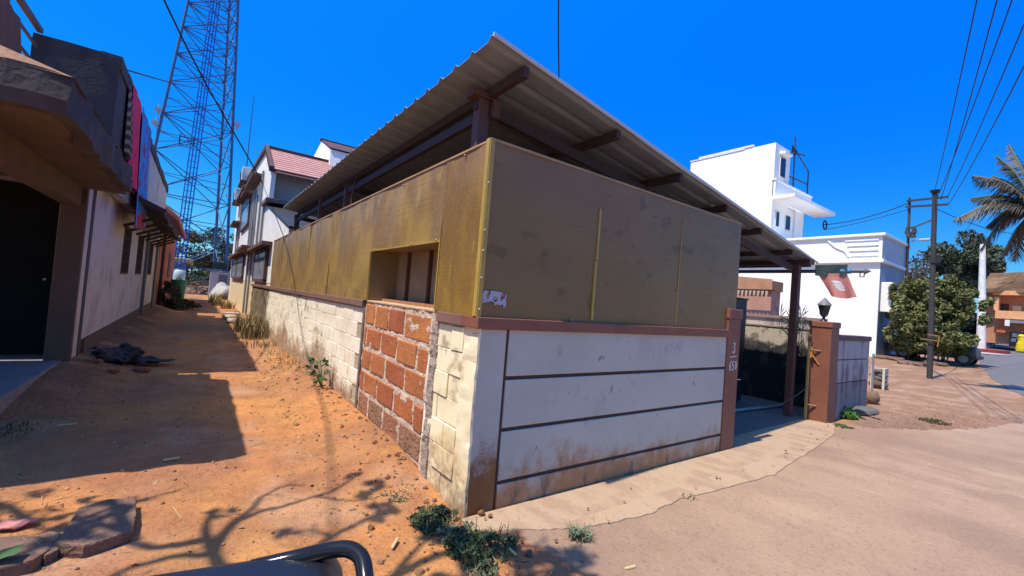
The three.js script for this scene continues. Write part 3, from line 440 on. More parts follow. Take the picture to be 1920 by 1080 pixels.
/* ================= inside the gate ================= */
{
  const t = thing('yard_wall', 'stained grey block wall behind the roof post, roof shade painted on below its sunlit top', 'wall', V(9.55, 0, -5));
  part(t, 'wall_body', box(9.45, 9.64, -0.1, 1.5, -9, -2.97), (() => { const m = colorTex(512, 256, (u, v) => { const z = u * 6, y = v * 1.6, n = fbm(z * 2, y * 3, 1e6, 5, 281), n2 = fbm(z * 8, y * 5, 1e6, 4, 283), k = ss(0.5 * n + 0.45 * n2 - (y - 1.16) * 1.6, 0.36, 0.55); return mix3(mix3([0.48, 0.41, 0.33], [0.22, 0.18, 0.15], ss(n2, 0.5, 0.65)), mix3([0.025, 0.026, 0.03], [0.085, 0.075, 0.07], ss(n2, 0.5, 0.75)), k); }); m.repeat.set(1 / 6, 1 / 1.6); m.offset.set(0, 0.0); return mat([1, 1, 1], 0.97, { map: m, bumpMap: bumpWide, bumpScale: 0.008 }); })());  // near-black lower part of the map is the roof shadow, painted in
  for (let i = 0; i < 14; i++) part(t, 'coping_block', box(9.435, 9.655, 1.5, 1.535, -2.99 - i * 0.42, -2.99 - i * 0.42 - 0.41, 0.006), mat([0.28, 0.24, 0.2], 0.97, { map: mottle }));
  const c = thing('steel_cabinet', 'tall dark steel cabinet in the shade just inside the gate', 'cabinet', V(8.4, 0.03, -4.6));
  const cm = mat([0.03, 0.034, 0.042], 0.5, { map: streaks });
  part(c, 'cabinet_body', box(8.2, 8.6, 0.06, 1.98, -5.1, -4.14, 0.01), cm);
  part(c, 'cabinet_door', [box(8.185, 8.199, 0.12, 1.92, -5.08, -4.63, 0.004), box(8.185, 8.199, 0.12, 1.92, -4.61, -4.16, 0.004)], cm); part(c, 'cabinet_top', box(8.18, 8.62, 1.98, 2.01, -5.12, -4.12, 0.006), cm);
  part(c, 'handle', box(8.165, 8.184, 0.98, 1.1, -4.66, -4.64), M.greyMetal);
  const bk = thing('yard_house', 'dark rear house wall under the tin roof behind the golden screen', 'house', V(5, 0, -11.6));
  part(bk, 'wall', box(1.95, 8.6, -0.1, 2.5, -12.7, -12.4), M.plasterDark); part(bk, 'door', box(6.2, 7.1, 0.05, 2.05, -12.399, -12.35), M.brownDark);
  // yellow gate post with hinge bars, chain, bolt
  const g = thing('gate_post', 'thin yellow steel gate post with bolt and hinge bars beside the right pillar', 'gate post', V(8.41, 0, -2.98));
  const yel = mat([0.42, 0.31, 0.10], 0.55, { map: mottle });
  part(g, 'upright', box(8.385, 8.43, 0.02, 1.44, -3.0, -2.965, 0.005), yel);
  part(g, 'hinge', rod(V(8.41, 0.27, -2.975), V(8.479, 0.26, -2.86), 0.014), mat([0.26, 0.14, 0.08], 0.6)); part(g, 'hinge', rod(V(8.41, 1.19, -2.975), V(8.479, 1.18, -2.84), 0.013), mat([0.26, 0.14, 0.08], 0.6));
  part(g, 'bolt', [box(8.40, 8.475, 1.06, 1.10, -2.96, -2.93), rod(V(8.44, 1.1, -2.94), V(8.475, 0.95, -2.86), 0.012), box(8.42, 8.45, 1.08, 1.24, -2.965, -2.94)], mat([0.50, 0.20, 0.04], 0.6));
  part(g, 'ring', uvm(new THREE.TorusGeometry(0.035, 0.014, 8, 14).translate(8.37, 1.37, -2.97)), M.brownDark);
  solo('cable', tube([V(8.41, 0.62, -2.95), V(8.32, 0.45, -3.05), V(8.1, 0.2, -3.3), V(7.8, 0.07, -3.6), V(7.3, 0.055, -3.75), V(7.0, 0.06, -3.6)], 0.006), mat([0.10, 0.10, 0.11], 0.5), 'grey cable hanging from the yellow gate post to the floor', 'cable', V(8, 0.04, -3.2));
  solo('floor_pipe', rod(V(6.6, 0.065, -3.75), V(9.3, 0.065, -3.55), 0.025), mat([0.30, 0.31, 0.33], 0.5), 'pale pipe lying across the shaded yard floor', 'pipe', V(7.6, 0.04, -3.7));
  const hp = thing('scrap_heap', 'low heap of scrap boards and sacks on the shaded floor inside the gate', 'scrap', V(7.0, 0.035, -4.4)); for (let i = 0; i < 18; i++) { const a = rr(0, 3.1), x = rr(6.4, 8.0), z = rr(-5.0, -4.0), y = 0.06 + rr(0, 0.14), L = rr(0.2, 0.5); part(hp, i % 3 ? 'board' : 'rag', i % 3 ? bar(V(x - L * Math.cos(a), y, z - L * Math.sin(a)), V(x + L * Math.cos(a), y + rr(-0.03, 0.05), z + L * Math.sin(a)), rr(0.04, 0.1), 0.025) : rough(uvm(new THREE.IcosahedronGeometry(rr(0.08, 0.16), 2).scale(1, 0.5, 1.3).translate(x, y, z)), 0.03, 7, i), i % 3 ? mat([0.10, 0.07, 0.05], 0.9) : mat([0.13, 0.12, 0.12], 0.95)); }
  const pl = thing('fan_palm', 'small fan-leaved palm behind the right gate pillar', 'palm', V(9.3, 0.0, -3.6)); part(pl, 'stem', tube([V(9.3, 0, -3.6), V(9.28, 0.9, -3.58), V(9.3, 1.45, -3.55)], 0.03), M.bark);
  for (const [dx, dy, dz, s] of [[-0.35, 0.2, 0.0, 0.34], [-0.1, 0.4, 0.1, 0.3], [0.28, 0.34, 0.05, 0.3], [-0.28, -0.02, 0.16, 0.28], [0.1, 0.36, -0.3, 0.3]]) {
    const c0 = V(9.3 + dx * 0.5, 1.5 + dy * 0.6, -3.55 + dz), gs = []; for (let i = 0; i < 13; i++) { const a = (i / 12 - 0.5) * 4.2 + (dx < 0 ? 2.6 : 0.5), e = c0.clone().add(V(Math.cos(a) * s, Math.sin(a) * s + 0.02, rr(-0.06, 0.06))); gs.push(quad(c0, c0.clone().lerp(e, 0.5).add(V(-Math.sin(a) * 0.014, Math.cos(a) * 0.014, 0)), e, c0.clone().lerp(e, 0.5).add(V(Math.sin(a) * 0.014, -Math.cos(a) * 0.014, 0)))); }
    const fr = part(pl, 'leaf', gs, mat([0.075, 0.085, 0.045], 0.7)); part(fr, 'leaf_stalk', tube([V(9.3, 1.42, -3.55), V(9.3 + dx * 0.25, 1.5 + dy * 0.3, -3.55 + dz * 0.5), c0], 0.007, 5), mat([0.09, 0.1, 0.05], 0.7));
  }
}
/* flag pole and its two cloths at the roof's low corner */
{
  const X = 8.6, Y = 2.55; const t = thing('flag_pole', 'horizontal steel pole with pointed end sticking out past the low roof corner', 'pole', V(X, Y, -3));
  part(t, 'tube', rod(V(X, Y, -6.8), V(X, Y - 0.02, -2.34), 0.035, 0.03, 12), mat([0.10, 0.10, 0.12], 0.5)); part(t, 'finial', rod(V(X, Y - 0.02, -2.34), V(X, Y - 0.02, -2.26), 0.055, 0.006, 12), mat([0.16, 0.16, 0.18], 0.5));
  part(t, 'blue_band', rod(V(X, Y - 0.018, -2.66), V(X, Y - 0.018, -2.52), 0.042, 0.042, 12), mat([0.02, 0.22, 0.45], 0.5)); part(t, 'clamp', [bar(V(X, Y - 0.05, -2.40), V(X, Y - 0.11, -2.40), 0.012), bar(V(X, Y - 0.05, -2.345), V(X, Y - 0.11, -2.345), 0.012), bar(V(X, Y - 0.11, -2.405), V(X, Y - 0.11, -2.34), 0.012)], M.steelDark);
  const cloth = (z0, z1, y0, y1, skew, amp, ph) => { const g = new THREE.PlaneGeometry(1, 1, 24, 20), p = g.attributes.position; for (let i = 0; i < p.count; i++) { const u = p.getX(i) + 0.5, v = 0.5 - p.getY(i); p.setXYZ(i, X - 0.04 + amp * Math.sin(u * 9 + ph + v * 2) * (0.3 + v), lerp(y0, y1, v) - 0.03 * Math.sin(u * 3.1) * v, lerp(z0, z1, u) + skew * v * (1 - 0.3 * u)); } g.computeVertexNormals(); return g; };
  const gr = shade(new THREE.Mesh(cloth(-3.02, -2.56, 2.64, 2.46, 0.0, 0.012, 0), mat([0.02, 0.055, 0.06], 0.8, { transmission: 0.25, physical: true, bumpMap: bumpFine, bumpScale: 0.01 }))); gr.name = 'green_banner'; scene.add(gr); tag(gr, 'dark green cloth wrapped over the horizontal pole above the red flag', 'banner');
  const cv = document.createElement('canvas'); cv.width = 256; cv.height = 256; const c = cv.getContext('2d'); c.fillStyle = '#c88078'; c.fillRect(0, 0, 256, 256); c.fillStyle = '#e9dfe4';
  for (let i = 0; i < 5; i++) { c.beginPath(); c.ellipse(134, 88 + i * 19, 52 - Math.abs(i - 2) * 5, 12, 0.12, 0, 7); c.fill(); } c.fillRect(96, 88, 60, 76);
  c.strokeStyle = '#2c2430'; c.lineWidth = 4; for (let i = 0; i < 4; i++) { c.beginPath(); c.moveTo(86, 98 + i * 19); c.quadraticCurveTo(130, 108 + i * 19, 184, 94 + i * 20); c.stroke(); } c.beginPath(); c.moveTo(104, 82); c.quadraticCurveTo(88, 130, 112, 172); c.stroke();
  const tx = new THREE.CanvasTexture(cv); tx.colorSpace = THREE.SRGBColorSpace;
  const fl = shade(new THREE.Mesh(cloth(-2.98, -2.56, 2.49, 2.11, 0.22, 0.03, 1), mat([1, 1, 1], 0.8, { physical: true, map: tx, transmission: 0.3 }))); fl.name = 'flag'; scene.add(fl); tag(fl, 'faded red flag with white shell-like emblem hanging from the pole', 'flag');
}
/* ================= old house on the left ================= */
{
  const t = thing('old_house', 'shabby flat-roofed house at left with streaked plaster and dark doorway', 'house', V(-2.4, 0.1, -14));
  const Z0 = -8.78, XW = -1.42;
  part(t, 'wall', [box(-6, XW, -0.1, 3.25, -23.2, -9.9), box(-1.64, XW, 0, 2.9, -9.9, Z0 - 0.003), box(-6, XW - 0.22, 2.74, 3.2, -9.9, Z0), box(-6, -3.2, 0, 2.74, -9.9, Z0)], M.plasterOld);
  part(t, 'corner_column', box(-1.66, XW + 0.03, 0.05, 2.74, Z0 - 0.001, Z0 + 0.1, 0.01), M.plasterBrown, 'brown plastered column beside the doorway');
  part(t, 'dark_stripe', box(XW - 0.02, XW + 0.012, 0.1, 3.0, -9.42, -9.24, 0.004), M.plasterDark, 'dark damp stripe near the corner');
  part(t, 'plinth', rough(box(XW - 0.02, XW + 0.035, -0.1, 0.46, -23, -9.5), 0.012, 4, 8), M.plasterBrown);
  const d = part(t, 'door', box(-3.2, -1.66, 0.25, 2.73, -9.35, -9.28), mat([0.003, 0.003, 0.004], 1)); part(d, 'handle', box(-1.86, -1.83, 1.35, 1.38, -9.279, -9.25), M.greyMetal);
  part(t, 'platform', box(-6, -1.47, -0.1, 0.25, -9.3, -5.4, 0.012), mat([0.20, 0.20, 0.21], 0.9, { map: mottle, bumpMap: bumpFine, bumpScale: 0.006 }), 'grey cement floor before the door');
  part(t, 'parapet', [rough(uvm(new THREE.BoxGeometry(0.9, 1.87, 0.16, 10, 14, 2).translate(-1.67, 3.83, Z0 - 0.08)), 0.012, 3, 12)], M.plasterDark, 'black-stained end of the parapet');
  part(t, 'parapet', [box(-1.38, -1.235, 2.9, 4.6, -20.6, Z0 - 0.161), box(-2.12, -1.4, 2.9, 3.3, -20.6, Z0 - 0.161)], mat([0.42, 0.42, 0.45], 0.95, { map: streaks, bumpMap: bumpWide, bumpScale: 0.02 }));
  part(t, 'coping', rough(uvm(new THREE.BoxGeometry(0.24, 0.2, 12, 3, 3, 60).translate(-1.31, 4.68, -14.78)), 0.018, 3, 18), M.plasterDark);
  part(t, 'parapet_stain', box(-1.236, -1.222, 3.0, 4.58, -9.65, Z0 - 0.02), M.plasterDark, 'black stained front of the parapet beside the hung cloths');
  for (let i = 0; i < 26; i++) part(t, 'cladding_strip', box(-1.234, -1.214 + rr(-0.004, 0.004), 3.12 + rr(-0.03, 0.03), 4.56, -20.55 + i * 0.35, -20.55 + i * 0.35 + 0.34, 0.006), M.plasterOld);
  // eave with rough slabs over the windows
  for (let i = 0; i < 11; i++) part(t, 'eave_slab', rough(uvm(new THREE.BoxGeometry(0.72, 0.09, 0.86, 4, 1, 4).rotateZ(-0.42).translate(-1.02, 3.02 + rr(-0.03, 0.03), -12.3 - i * 0.9)), 0.02, 3, i + 20), mat([0.075, 0.06, 0.055], 0.95, { map: soil, bumpMap: bumpWide, bumpScale: 0.03 }));
  for (let i = 0; i < 8; i++) part(t, 'eave_bracket', bar(V(-1.42, 2.55, -12.6 - i * 1.2), V(-0.86, 2.82, -12.6 - i * 1.2), 0.05, 0.06), M.brownDark);
  for (const [a, b] of [[-14.0, -12.9], [-16.9, -15.6], [-20.2, -18.9]]) {
    const w = part(t, 'window', [box(XW - 0.01, XW + 0.02, 1.5, 1.55, a, b), box(XW - 0.01, XW + 0.02, 2.55, 2.6, a, b), box(XW - 0.01, XW + 0.02, 1.55, 2.55, a, a + 0.05), box(XW - 0.01, XW + 0.02, 1.55, 2.55, b - 0.05, b)], M.brownDark);
    part(w, 'pane', box(XW + 0.001, XW + 0.004, 1.55, 2.55, a + 0.05, b - 0.05), M.glassDark);
    for (let k = 1; k < 7; k++) part(w, 'window_bar', rod(V(XW + 0.022, 1.53, lerp(a, b, k / 7)), V(XW + 0.022, 2.57, lerp(a, b, k / 7)), 0.009), M.brownDark);
    for (let k = 1; k < 4; k++) part(w, 'window_bar', rod(V(XW + 0.024, 1.55 + k * 0.25, a), V(XW + 0.024, 1.55 + k * 0.25, b), 0.007), M.brownDark);
  }
  for (const z of [-21.4, -17.6]) part(t, 'drain_pipe', rod(V(XW + 0.06, 0.2, z), V(XW + 0.06, 2.8, z), 0.045, 0.045, 10), mat([0.12, 0.13, 0.15], 0.6));
  // porch canopy: hipped slab with a deep fascia
  const fx = -0.88, fz = -4.58, bx = -3.6, bz = -8.05, y0 = 2.70, y1 = 3.0, hip = [V(-1.95, 3.72, -6.4), V(-3.6, 4.2, -6.6)];
  const fas = (a, b, w) => rough(uvm(new THREE.BoxGeometry(Math.abs(b.x - a.x) + w, y1 - y0, Math.abs(b.z - a.z) + w, Math.ceil(Math.abs(b.x - a.x) * 6) + 1, 3, Math.ceil(Math.abs(b.z - a.z) * 6) + 1).translate((a.x + b.x) / 2, (y0 + y1) / 2, (a.z + b.z) / 2)), 0.032, 5, 33);
  const can = part(t, 'canopy', [fas(V(fx - 0.06, 0, fz - 0.06), V(bx, 0, fz - 0.06), 0.12), fas(V(fx - 0.06, 0, fz - 0.18), V(fx - 0.06, 0, bz), 0.12)], M.plasterDark, 'stained concrete porch canopy');
  part(can, 'canopy_top', [quad(V(fx, y1, fz), V(bx, y1, fz), hip[1], hip[0]), quad(V(fx, y1, fz), hip[0], V(-1.95, 3.72, bz - 0.7), V(fx, y1, bz))], mat([0.30, 0.155, 0.085], 0.95, { map: soil, bumpMap: bumpWide, bumpScale: 0.03 }), 'sunlit rusty brown slope of the canopy');
  part(can, 'soffit', [box(fx - 0.1, -6, y0 + 0.02, y0 + 0.06, Z0 + 0.1, fz - 0.1)], M.plasterBrown);
  part(can, 'porch_beam', box(-1.66, -1.45, 2.46, 2.72, Z0 + 0.1, fz - 0.2, 0.01), M.plasterBrown);
  // terrace railing
  const rail = part(t, 'terrace_railing', [bar(onX(76, 58, -2.06), onX(37, 0, -2.06).add(V(0, 0, 1.2)), 0.06), bar(V(-2.06, 4.3, -8.7), V(-2.06, 4.3, -5.5), 0.03), bar(V(-2.06, 4.55, -8.7), V(-2.06, 4.55, -5.5), 0.03), bar(V(-2.06, 3.6, -7.6), V(-2.06, 4.8, -7.6), 0.03), bar(V(-2.06, 3.6, -6.9), V(-2.06, 4.8, -6.9), 0.05)], mat([0.17, 0.09, 0.075], 0.6));
  part(t, 'terrace_wall', rough(uvm(new THREE.BoxGeometry(2.6, 1.3, 0.2, 8, 8, 2).translate(-3.75, 3.9, -9.6)), 0.04, 3, 71), M.plasterDark);
}
/* washing on the old house */
function hang(name, label, z0, z1, y0, y1, m, x = -1.19, s = 1) {
  const g = new THREE.PlaneGeometry(1, 1, 22, 26), p = g.attributes.position; for (let i = 0; i < p.count; i++) { const u = p.getX(i) + 0.5, v = 0.5 - p.getY(i); p.setXYZ(i, x + 0.03 * Math.sin(u * 15 + s) * (0.2 + v) + 0.05 * v, lerp(y0, y1, v) + 0.05 * Math.sin(u * 6 + s) * v, lerp(z0, z1, u)); } g.computeVertexNormals();
  const o = shade(new THREE.Mesh(g, m)); o.name = name; scene.add(o); return tag(o, label, 'cloth', 'washing hung over the house parapet');
}
const clothTex = (f) => colorTex(128, 128, f);
hang('striped_cloth', 'narrow tan and dark striped cloth over the parapet beside the red one', -9.95, -9.6, 4.62, 3.5, mat([1, 1, 1], 0.9, { map: clothTex((u, v) => (((v * 7 + u * 1.2) % 1) < 0.5 ? [0.30, 0.20, 0.12] : [0.05, 0.03, 0.04])) }), -1.185, 2);
hang('red_cloth', 'bright crimson cloth hung over the parapet of the old house', -11.3, -9.9, 4.82, 3.15, mat([1, 1, 1], 0.85, { map: clothTex((u, v) => { const f = 0.8 + 0.4 * fbm(u * 8, v * 8, 8, 3, 7); return [0.78 * f, 0.02 * f, 0.10 * f]; }) }), -1.18, 4);
hang('blue_cloth', 'blue and red patterned cloth hanging lowest on the old house parapet', -13.2, -11.25, 4.84, 2.5, mat([1, 1, 1], 0.85, { map: clothTex((u, v) => { const f = 0.75 + 0.5 * fbm(u * 8, v * 8, 8, 3, 9), k = fbm(u * 10, v * 10, 10, 3, 5); return v < 0.3 && k > 0.5 ? [0.40 * f, 0.03, 0.06] : k > 0.62 ? [0.25 * f, 0.05 * f, 0.16 * f] : [0.02 * f, 0.24 * f, 0.62 * f]; }) }), -1.17, 6);
{ const o = hang('brown_cloth', 'reddish brown cloth drying on the terrace railing at top left', -7.9, -7.2, 4.56, 3.75, mat([0.22, 0.09, 0.06], 0.95, { bumpMap: bumpWide, bumpScale: 0.03 }), -2.03, 1); delete o.userData.group; }
/* orange house further up the alley */
{
  const t = thing('orange_house', 'small orange house with tiled eave beyond the old house', 'house', V(-3, 0, -29));
  part(t, 'wall', box(-6, -1.4, -0.1, 4.0, -36, -23.3), mat([0.46, 0.13, 0.055], 0.9, { map: streaks, bumpMap: bumpFine, bumpScale: 0.01 }));
  part(t, 'window', box(-1.402, -1.37, 1.4, 2.7, -31.6, -29.8), M.brownDark); part(t, 'door', box(-1.402, -1.375, 0.05, 2.1, -26.2, -25.0), M.brownDark);
  const rf = part(t, 'roof', quad(V(-2.9, 5.6, -23.1), V(-2.9, 5.6, -36.2), V(-0.95, 3.95, -36.2), V(-0.95, 3.95, -23.1)), M.tileDark);
  for (let i = 0; i < 40; i++) part(rf, 'tile', rod(V(-2.85, 5.60, -23.2 - i * 0.325), V(-0.92, 3.96, -23.2 - i * 0.325), 0.09, 0.09, 8), M.tileRed);
  part(t, 'drain_pipe', rod(V(-1.33, 0.1, -24.3), V(-1.33, 3.9, -24.3), 0.06), M.brownDark);
}
/* ================= tall white house beyond the yard (left) ================= */
{
  const X = 1.76, t = thing('white_house', 'tall white house with brown windows and red tiled slope behind the golden screen', 'house', V(4, 0, -26));
  const wallM = mat([0.84, 0.82, 0.79], 0.85, { map: mottle, bumpMap: bumpFine, bumpScale: 0.006 }), yel = mat([0.74, 0.62, 0.38], 0.9, { map: mottle });
  const side = (pts, d, m, x = X, nm = 'wall') => { const g = new THREE.ExtrudeGeometry(new THREE.Shape(pts.map(([z, y]) => new THREE.Vector2(-z, y))), { depth: d, bevelEnabled: false }); g.rotateY(Math.PI / 2); g.translate(x, 0, 0); return part(t, nm, uvm(g), m); };
  side([[-36.3, 1.55], [-36.3, 7.3], [-19.45, 6.72], [-18.2, 5.9], [-18.2, 1.55]], 5.5, wallM);
  side([[-18.2, 4.45], [-18.2, 6.0], [-17.35, 5.45], [-17.55, 4.45]], 0.14, wallM, X, 'fin_wall');
  side([[-18.199, 1.55], [-18.199, 4.38], [-13.2, 3.2], [-12.4, 3.0], [-12.4, 1.55]], 5.5, wallM);
  side([[-18.3, 4.4], [-18.3, 4.46], [-12.3, 3.05], [-12.3, 2.99]], 5.7, M.steelDark, X - 0.02, 'shadow_slab');  // sloped wall top and added dark slab stand for a diagonal shadow
  side([[-36.3, -0.1], [-36.3, 1.55], [-12.4, 1.55], [-12.4, -0.1]], 5.5, yel, X + 0.01, 'lower_wall');
  part(t, 'ledge', box(X - 0.12, X + 5.6, 4.35, 4.5, -18.6, -17.2, 0.01), mat([0.20, 0.11, 0.09], 0.8, { map: mottle }));
  part(t, 'recess_lining', box(X + 0.141, X + 0.155, 4.5, 5.6, -18.19, -17.6), M.brownDark); part(t, 'recess_wall', box(X + 0.16, X + 5.4, 4.5, 5.75, -18.18, -18.14), mat([0.45, 0.43, 0.44], 0.9, { map: mottle }));  // recess_wall: shade under the tiles is painted as grey
  const rf = part(t, 'roof', quad(V(X - 0.08, 6.74, -19.5), V(X + 5.7, 6.74, -19.5), V(X + 5.7, 5.42, -17.2), V(X - 0.08, 5.42, -17.2)), M.tileDark);
  for (let i = 0; i < 10; i++) { const a = i / 10, y = lerp(6.76, 5.47, a), z = lerp(-19.45, -17.2, a); part(rf, 'tile_row', uvm(new THREE.BoxGeometry(5.8, 0.045, 0.2).rotateX(0.52).translate(X + 2.8, y, z)), mat([0.50, 0.25, 0.21], 0.7, { map: mottle })); }
  side([[-36.5, 7.3], [-36.5, 7.46], [-19.4, 6.9], [-17.15, 5.6], [-17.25, 5.42], [-19.5, 6.74]], 0.12, M.tileDark, X - 0.1, 'fascia');
  part(t, 'ridge', bar(V(X - 0.08, 6.84, -19.5), V(X + 5.7, 6.84, -19.5), 0.16, 0.1), M.tileDark);
  const win = (z0, z1, y0, y1, n, out = 0.1) => {
    const w = part(t, 'window', [box(X - out, X, y0, y0 + 0.1, z0, z1), box(X - out, X, y1 - 0.1, y1, z0, z1), ...Array.from({ length: n + 1 }, (_, i) => { const z = lerp(z0, z1, i / n); return box(X - out, X + 0.003, y0 + 0.1, y1 - 0.1, z - 0.13, z + 0.13); }), box(X - out + 0.01, X + 0.003, lerp(y0, y1, 0.68), lerp(y0, y1, 0.68) + 0.08, z0 + 0.131, z1 - 0.131)], mat([0.10, 0.045, 0.04], 0.7));
    for (let i = 0; i < n; i++) part(w, 'pane', box(X - out + 0.02, X - out + 0.035, y0 + 0.1, y1 - 0.1, lerp(z0, z1, i / n) + 0.13, lerp(z0, z1, (i + 1) / n) - 0.13), M.glass);
    return w;
  };
  const shadeSlab = (z0, z1, y, o = 0.42) => part(t, 'sunshade', box(X - o, X, y, y + 0.12, z0, z1, 0.01), mat([0.14, 0.075, 0.07], 0.85, { map: mottle }));
  win(-19.6, -16.0, 1.56, 2.66, 1); shadeSlab(-20.3, -15.3, 2.72, 0.3); win(-33.6, -25.0, 1.62, 2.8, 2); shadeSlab(-36.2, -24.2, 2.9, 0.3); shadeSlab(-23.8, -20.2, 2.85, 0.5);
  win(-29.3, -24.6, 4.25, 5.95, 1); shadeSlab(-30.2, -24.2, 5.98); shadeSlab(-33.8, -30.4, 4.9); shadeSlab(-23.6, -20.0, 5.75, 0.4); shadeSlab(-26.0, -23.9, 5.7, 0.4);
  for (const [z, a, b] of [[-22.6, 0.1, 5.6], [-21.2, 0.1, 5.2], [-19.6, 2.9, 5.9], [-30.6, 2.7, 6.6], [-23.3, 2.7, 5.6], [-18.3, 2.4, 4.3], [-22.1, 2.8, 5.6], [-32.4, 2.9, 5.3]]) part(t, 'drain_pipe', rod(V(X - 0.06, a, z), V(X - 0.06, b, z), 0.042, 0.042, 8), M.pipe);
  part(t, 'stain_patch', rough(uvm(new THREE.BoxGeometry(0.03, 1.1, 2.0, 2, 10, 16).translate(X - 0.004, 3.55, -22.6)), 0.03, 2.2, 77), mat([0.32, 0.19, 0.09], 0.97, { map: soil }), 'peeled brown plaster by the pipes');
  { const q = [[587, 310], [587, 296], [603, 265], [620, 280], [618, 320]].map(([a, b]) => onX(a, b, 4.0)), gb = side(q.map((p) => [p.z, p.y]), 2.6, wallM, 4.0, 'rear_gable'), a = q[2], b = q[3]; const d = V(0, 0.06, 0.06);
    part(gb, 'gable_roof', [quad(V(3.95, a.y, a.z).add(d), V(6.8, a.y, a.z).add(d), V(6.8, b.y, b.z).add(d), V(3.95, b.y, b.z).add(d)), bar(V(3.93, a.y + 0.06, a.z), V(6.8, a.y + 0.06, a.z), 0.12)], M.tileDark); }
  const ac = (p, l) => { const a = thing('air_conditioner', l, 'air conditioner', p); part(a, 'case', box(p.x - 0.2, p.x + 0.2, p.y, p.y + 0.75, p.z - 0.9, p.z + 0.9, 0.02), mat([0.62, 0.62, 0.60], 0.6, { map: mottle })); part(a, 'fan_grille', uvm(new THREE.TorusGeometry(0.28, 0.03, 6, 18).rotateY(Math.PI / 2).translate(p.x - 0.205, p.y + 0.37, p.z)), M.steelDark); part(a, 'bracket', box(p.x - 0.25, p.x + 0.3, p.y - 0.12, p.y, p.z - 1.0, p.z + 1.0), M.brownDark); };
  ac(V(1.62, 6.95, -28.6), 'air conditioner unit higher on the roof edge of the tall white house'); ac(V(1.60, 6.55, -33.4), 'air conditioner unit lower and further along the white house roof edge');
  solo('antenna_rod', rod(V(1.7, 6.8, -29.5), V(1.7, 12.2, -29.5), 0.03, 0.015), M.wire, 'thin upright antenna rod on the white house roof edge', 'antenna', V(1.7, 6.8, -29.5));
}
/* ================= lattice tower ================= */
{
  const t = thing('lattice_tower', 'tall steel lattice mast with blue cable ladder rising over the alley', 'tower', V(-1.5, 0, -46));
  const base = [V(-4.72, 0, -45), V(1.98, 0, -48.2), V(1.15, 0, -42.2)], top = [V(-1.35, 38, -45), V(0.30, 38, -46.2), V(0.05, 38, -44.4)];
  // the two right-hand legs, nearest last
  const L = (i, y) => base[i].clone().lerp(top[i], y / 38);
  [base[1], base[2]] = [V(2.0, 0, -45.8), V(1.17, 0, -50.2)]; [top[1], top[2]] = [V(0.22, 38, -45.3), V(-0.25, 38, -46.6)];
  for (let i = 0; i < 3; i++) part(t, 'leg', rod(L(i, 0), L(i, 38), 0.12, 0.08, 8), M.towerSteel);
  const lv = [0.2, 4.3, 8.0, 11.4, 14.4, 17.1, 19.5, 21.8, 23.9, 25.8, 27.6]; 
  for (let k = 0; k < lv.length - 1; k++) for (let i = 0; i < 3; i++) {
    const j = (i + 1) % 3, a0 = L(i, lv[k]), b0 = L(j, lv[k]), a1 = L(i, lv[k + 1]), b1 = L(j, lv[k + 1]);
    const br = (a, b, r = 0.04) => part(t, 'brace', rod(a, b, r, r, 5), M.towerSteel);
    const mid = L(i, (lv[k] + lv[k + 1]) / 2).lerp(L(j, (lv[k] + lv[k + 1]) / 2), 0.5), mt = a1.clone().lerp(b1, 0.5);
    br(a0, b1); br(b0, a1); if (k % 2 || k > 4) br(a1, b1); br(L(i, (lv[k] + lv[k + 1]) / 2), mid, 0.028); br(L(j, (lv[k] + lv[k + 1]) / 2), mid, 0.028);
    if (k > 2) { br(mid, L(i, lv[k] * 0.7 + lv[k + 1] * 0.3).lerp(a0, 0.3), 0.024); }
  }
  const A = (y) => V(lerp(-1.50, -0.72, y / 28), y, lerp(-45.4, -45.3, y / 28)), wd = 0.36;
  const lad = part(t, 'cable_ladder', [-1, -0.35, 0.35, 1].map((s) => rod(A(0).add(V(s * wd, 0, 0)), A(28).add(V(s * wd * 0.8, 0, 0)), 0.045, 0.045, 5)), M.towerBlue, 'bright blue cable ladder');
  for (let y = 0.6; y < 28; y += 0.5) part(lad, 'rung', rod(A(y).add(V(-wd, 0, 0)), A(y).add(V(wd, 0, 0)), 0.025, 0.025, 4), M.towerBlue);
  part(t, 'rest_platform', [12.1, 12.9].flatMap((y) => [rod(V(-2.2, y, -45), V(-1.3, y, -45), 0.03), rod(V(-2.2, y, -44.4), V(-1.3, y, -44.4), 0.03), rod(V(-2.2, y, -45), V(-2.2, y, -44.4), 0.03), rod(V(-2.2, 12.1, -45), V(-2.2, 12.9, -45), 0.03), rod(V(-1.3, 12.1, -44.4), V(-1.3, 12.9, -44.4), 0.03), rod(V(-2.2, 12.1, -44.4), V(-2.2, 12.9, -44.4), 0.03)]), M.towerSteel);
  for (const p of [onZ(297, 215, -45), onZ(292, 240, -45), onZ(445, 243, -45.6)]) part(t, 'antenna', [rod(p, p.clone().add(V(0, 0.9, 0)), 0.05), box(p.x - 0.25, p.x + 0.2, p.y + 0.25, p.y + 0.55, p.z - 0.1, p.z + 0.15), rod(p, p.clone().add(V(p.x < 0 ? 0.6 : -0.5, -0.1, 0)), 0.04)], mat([0.35, 0.38, 0.42], 0.5));
}
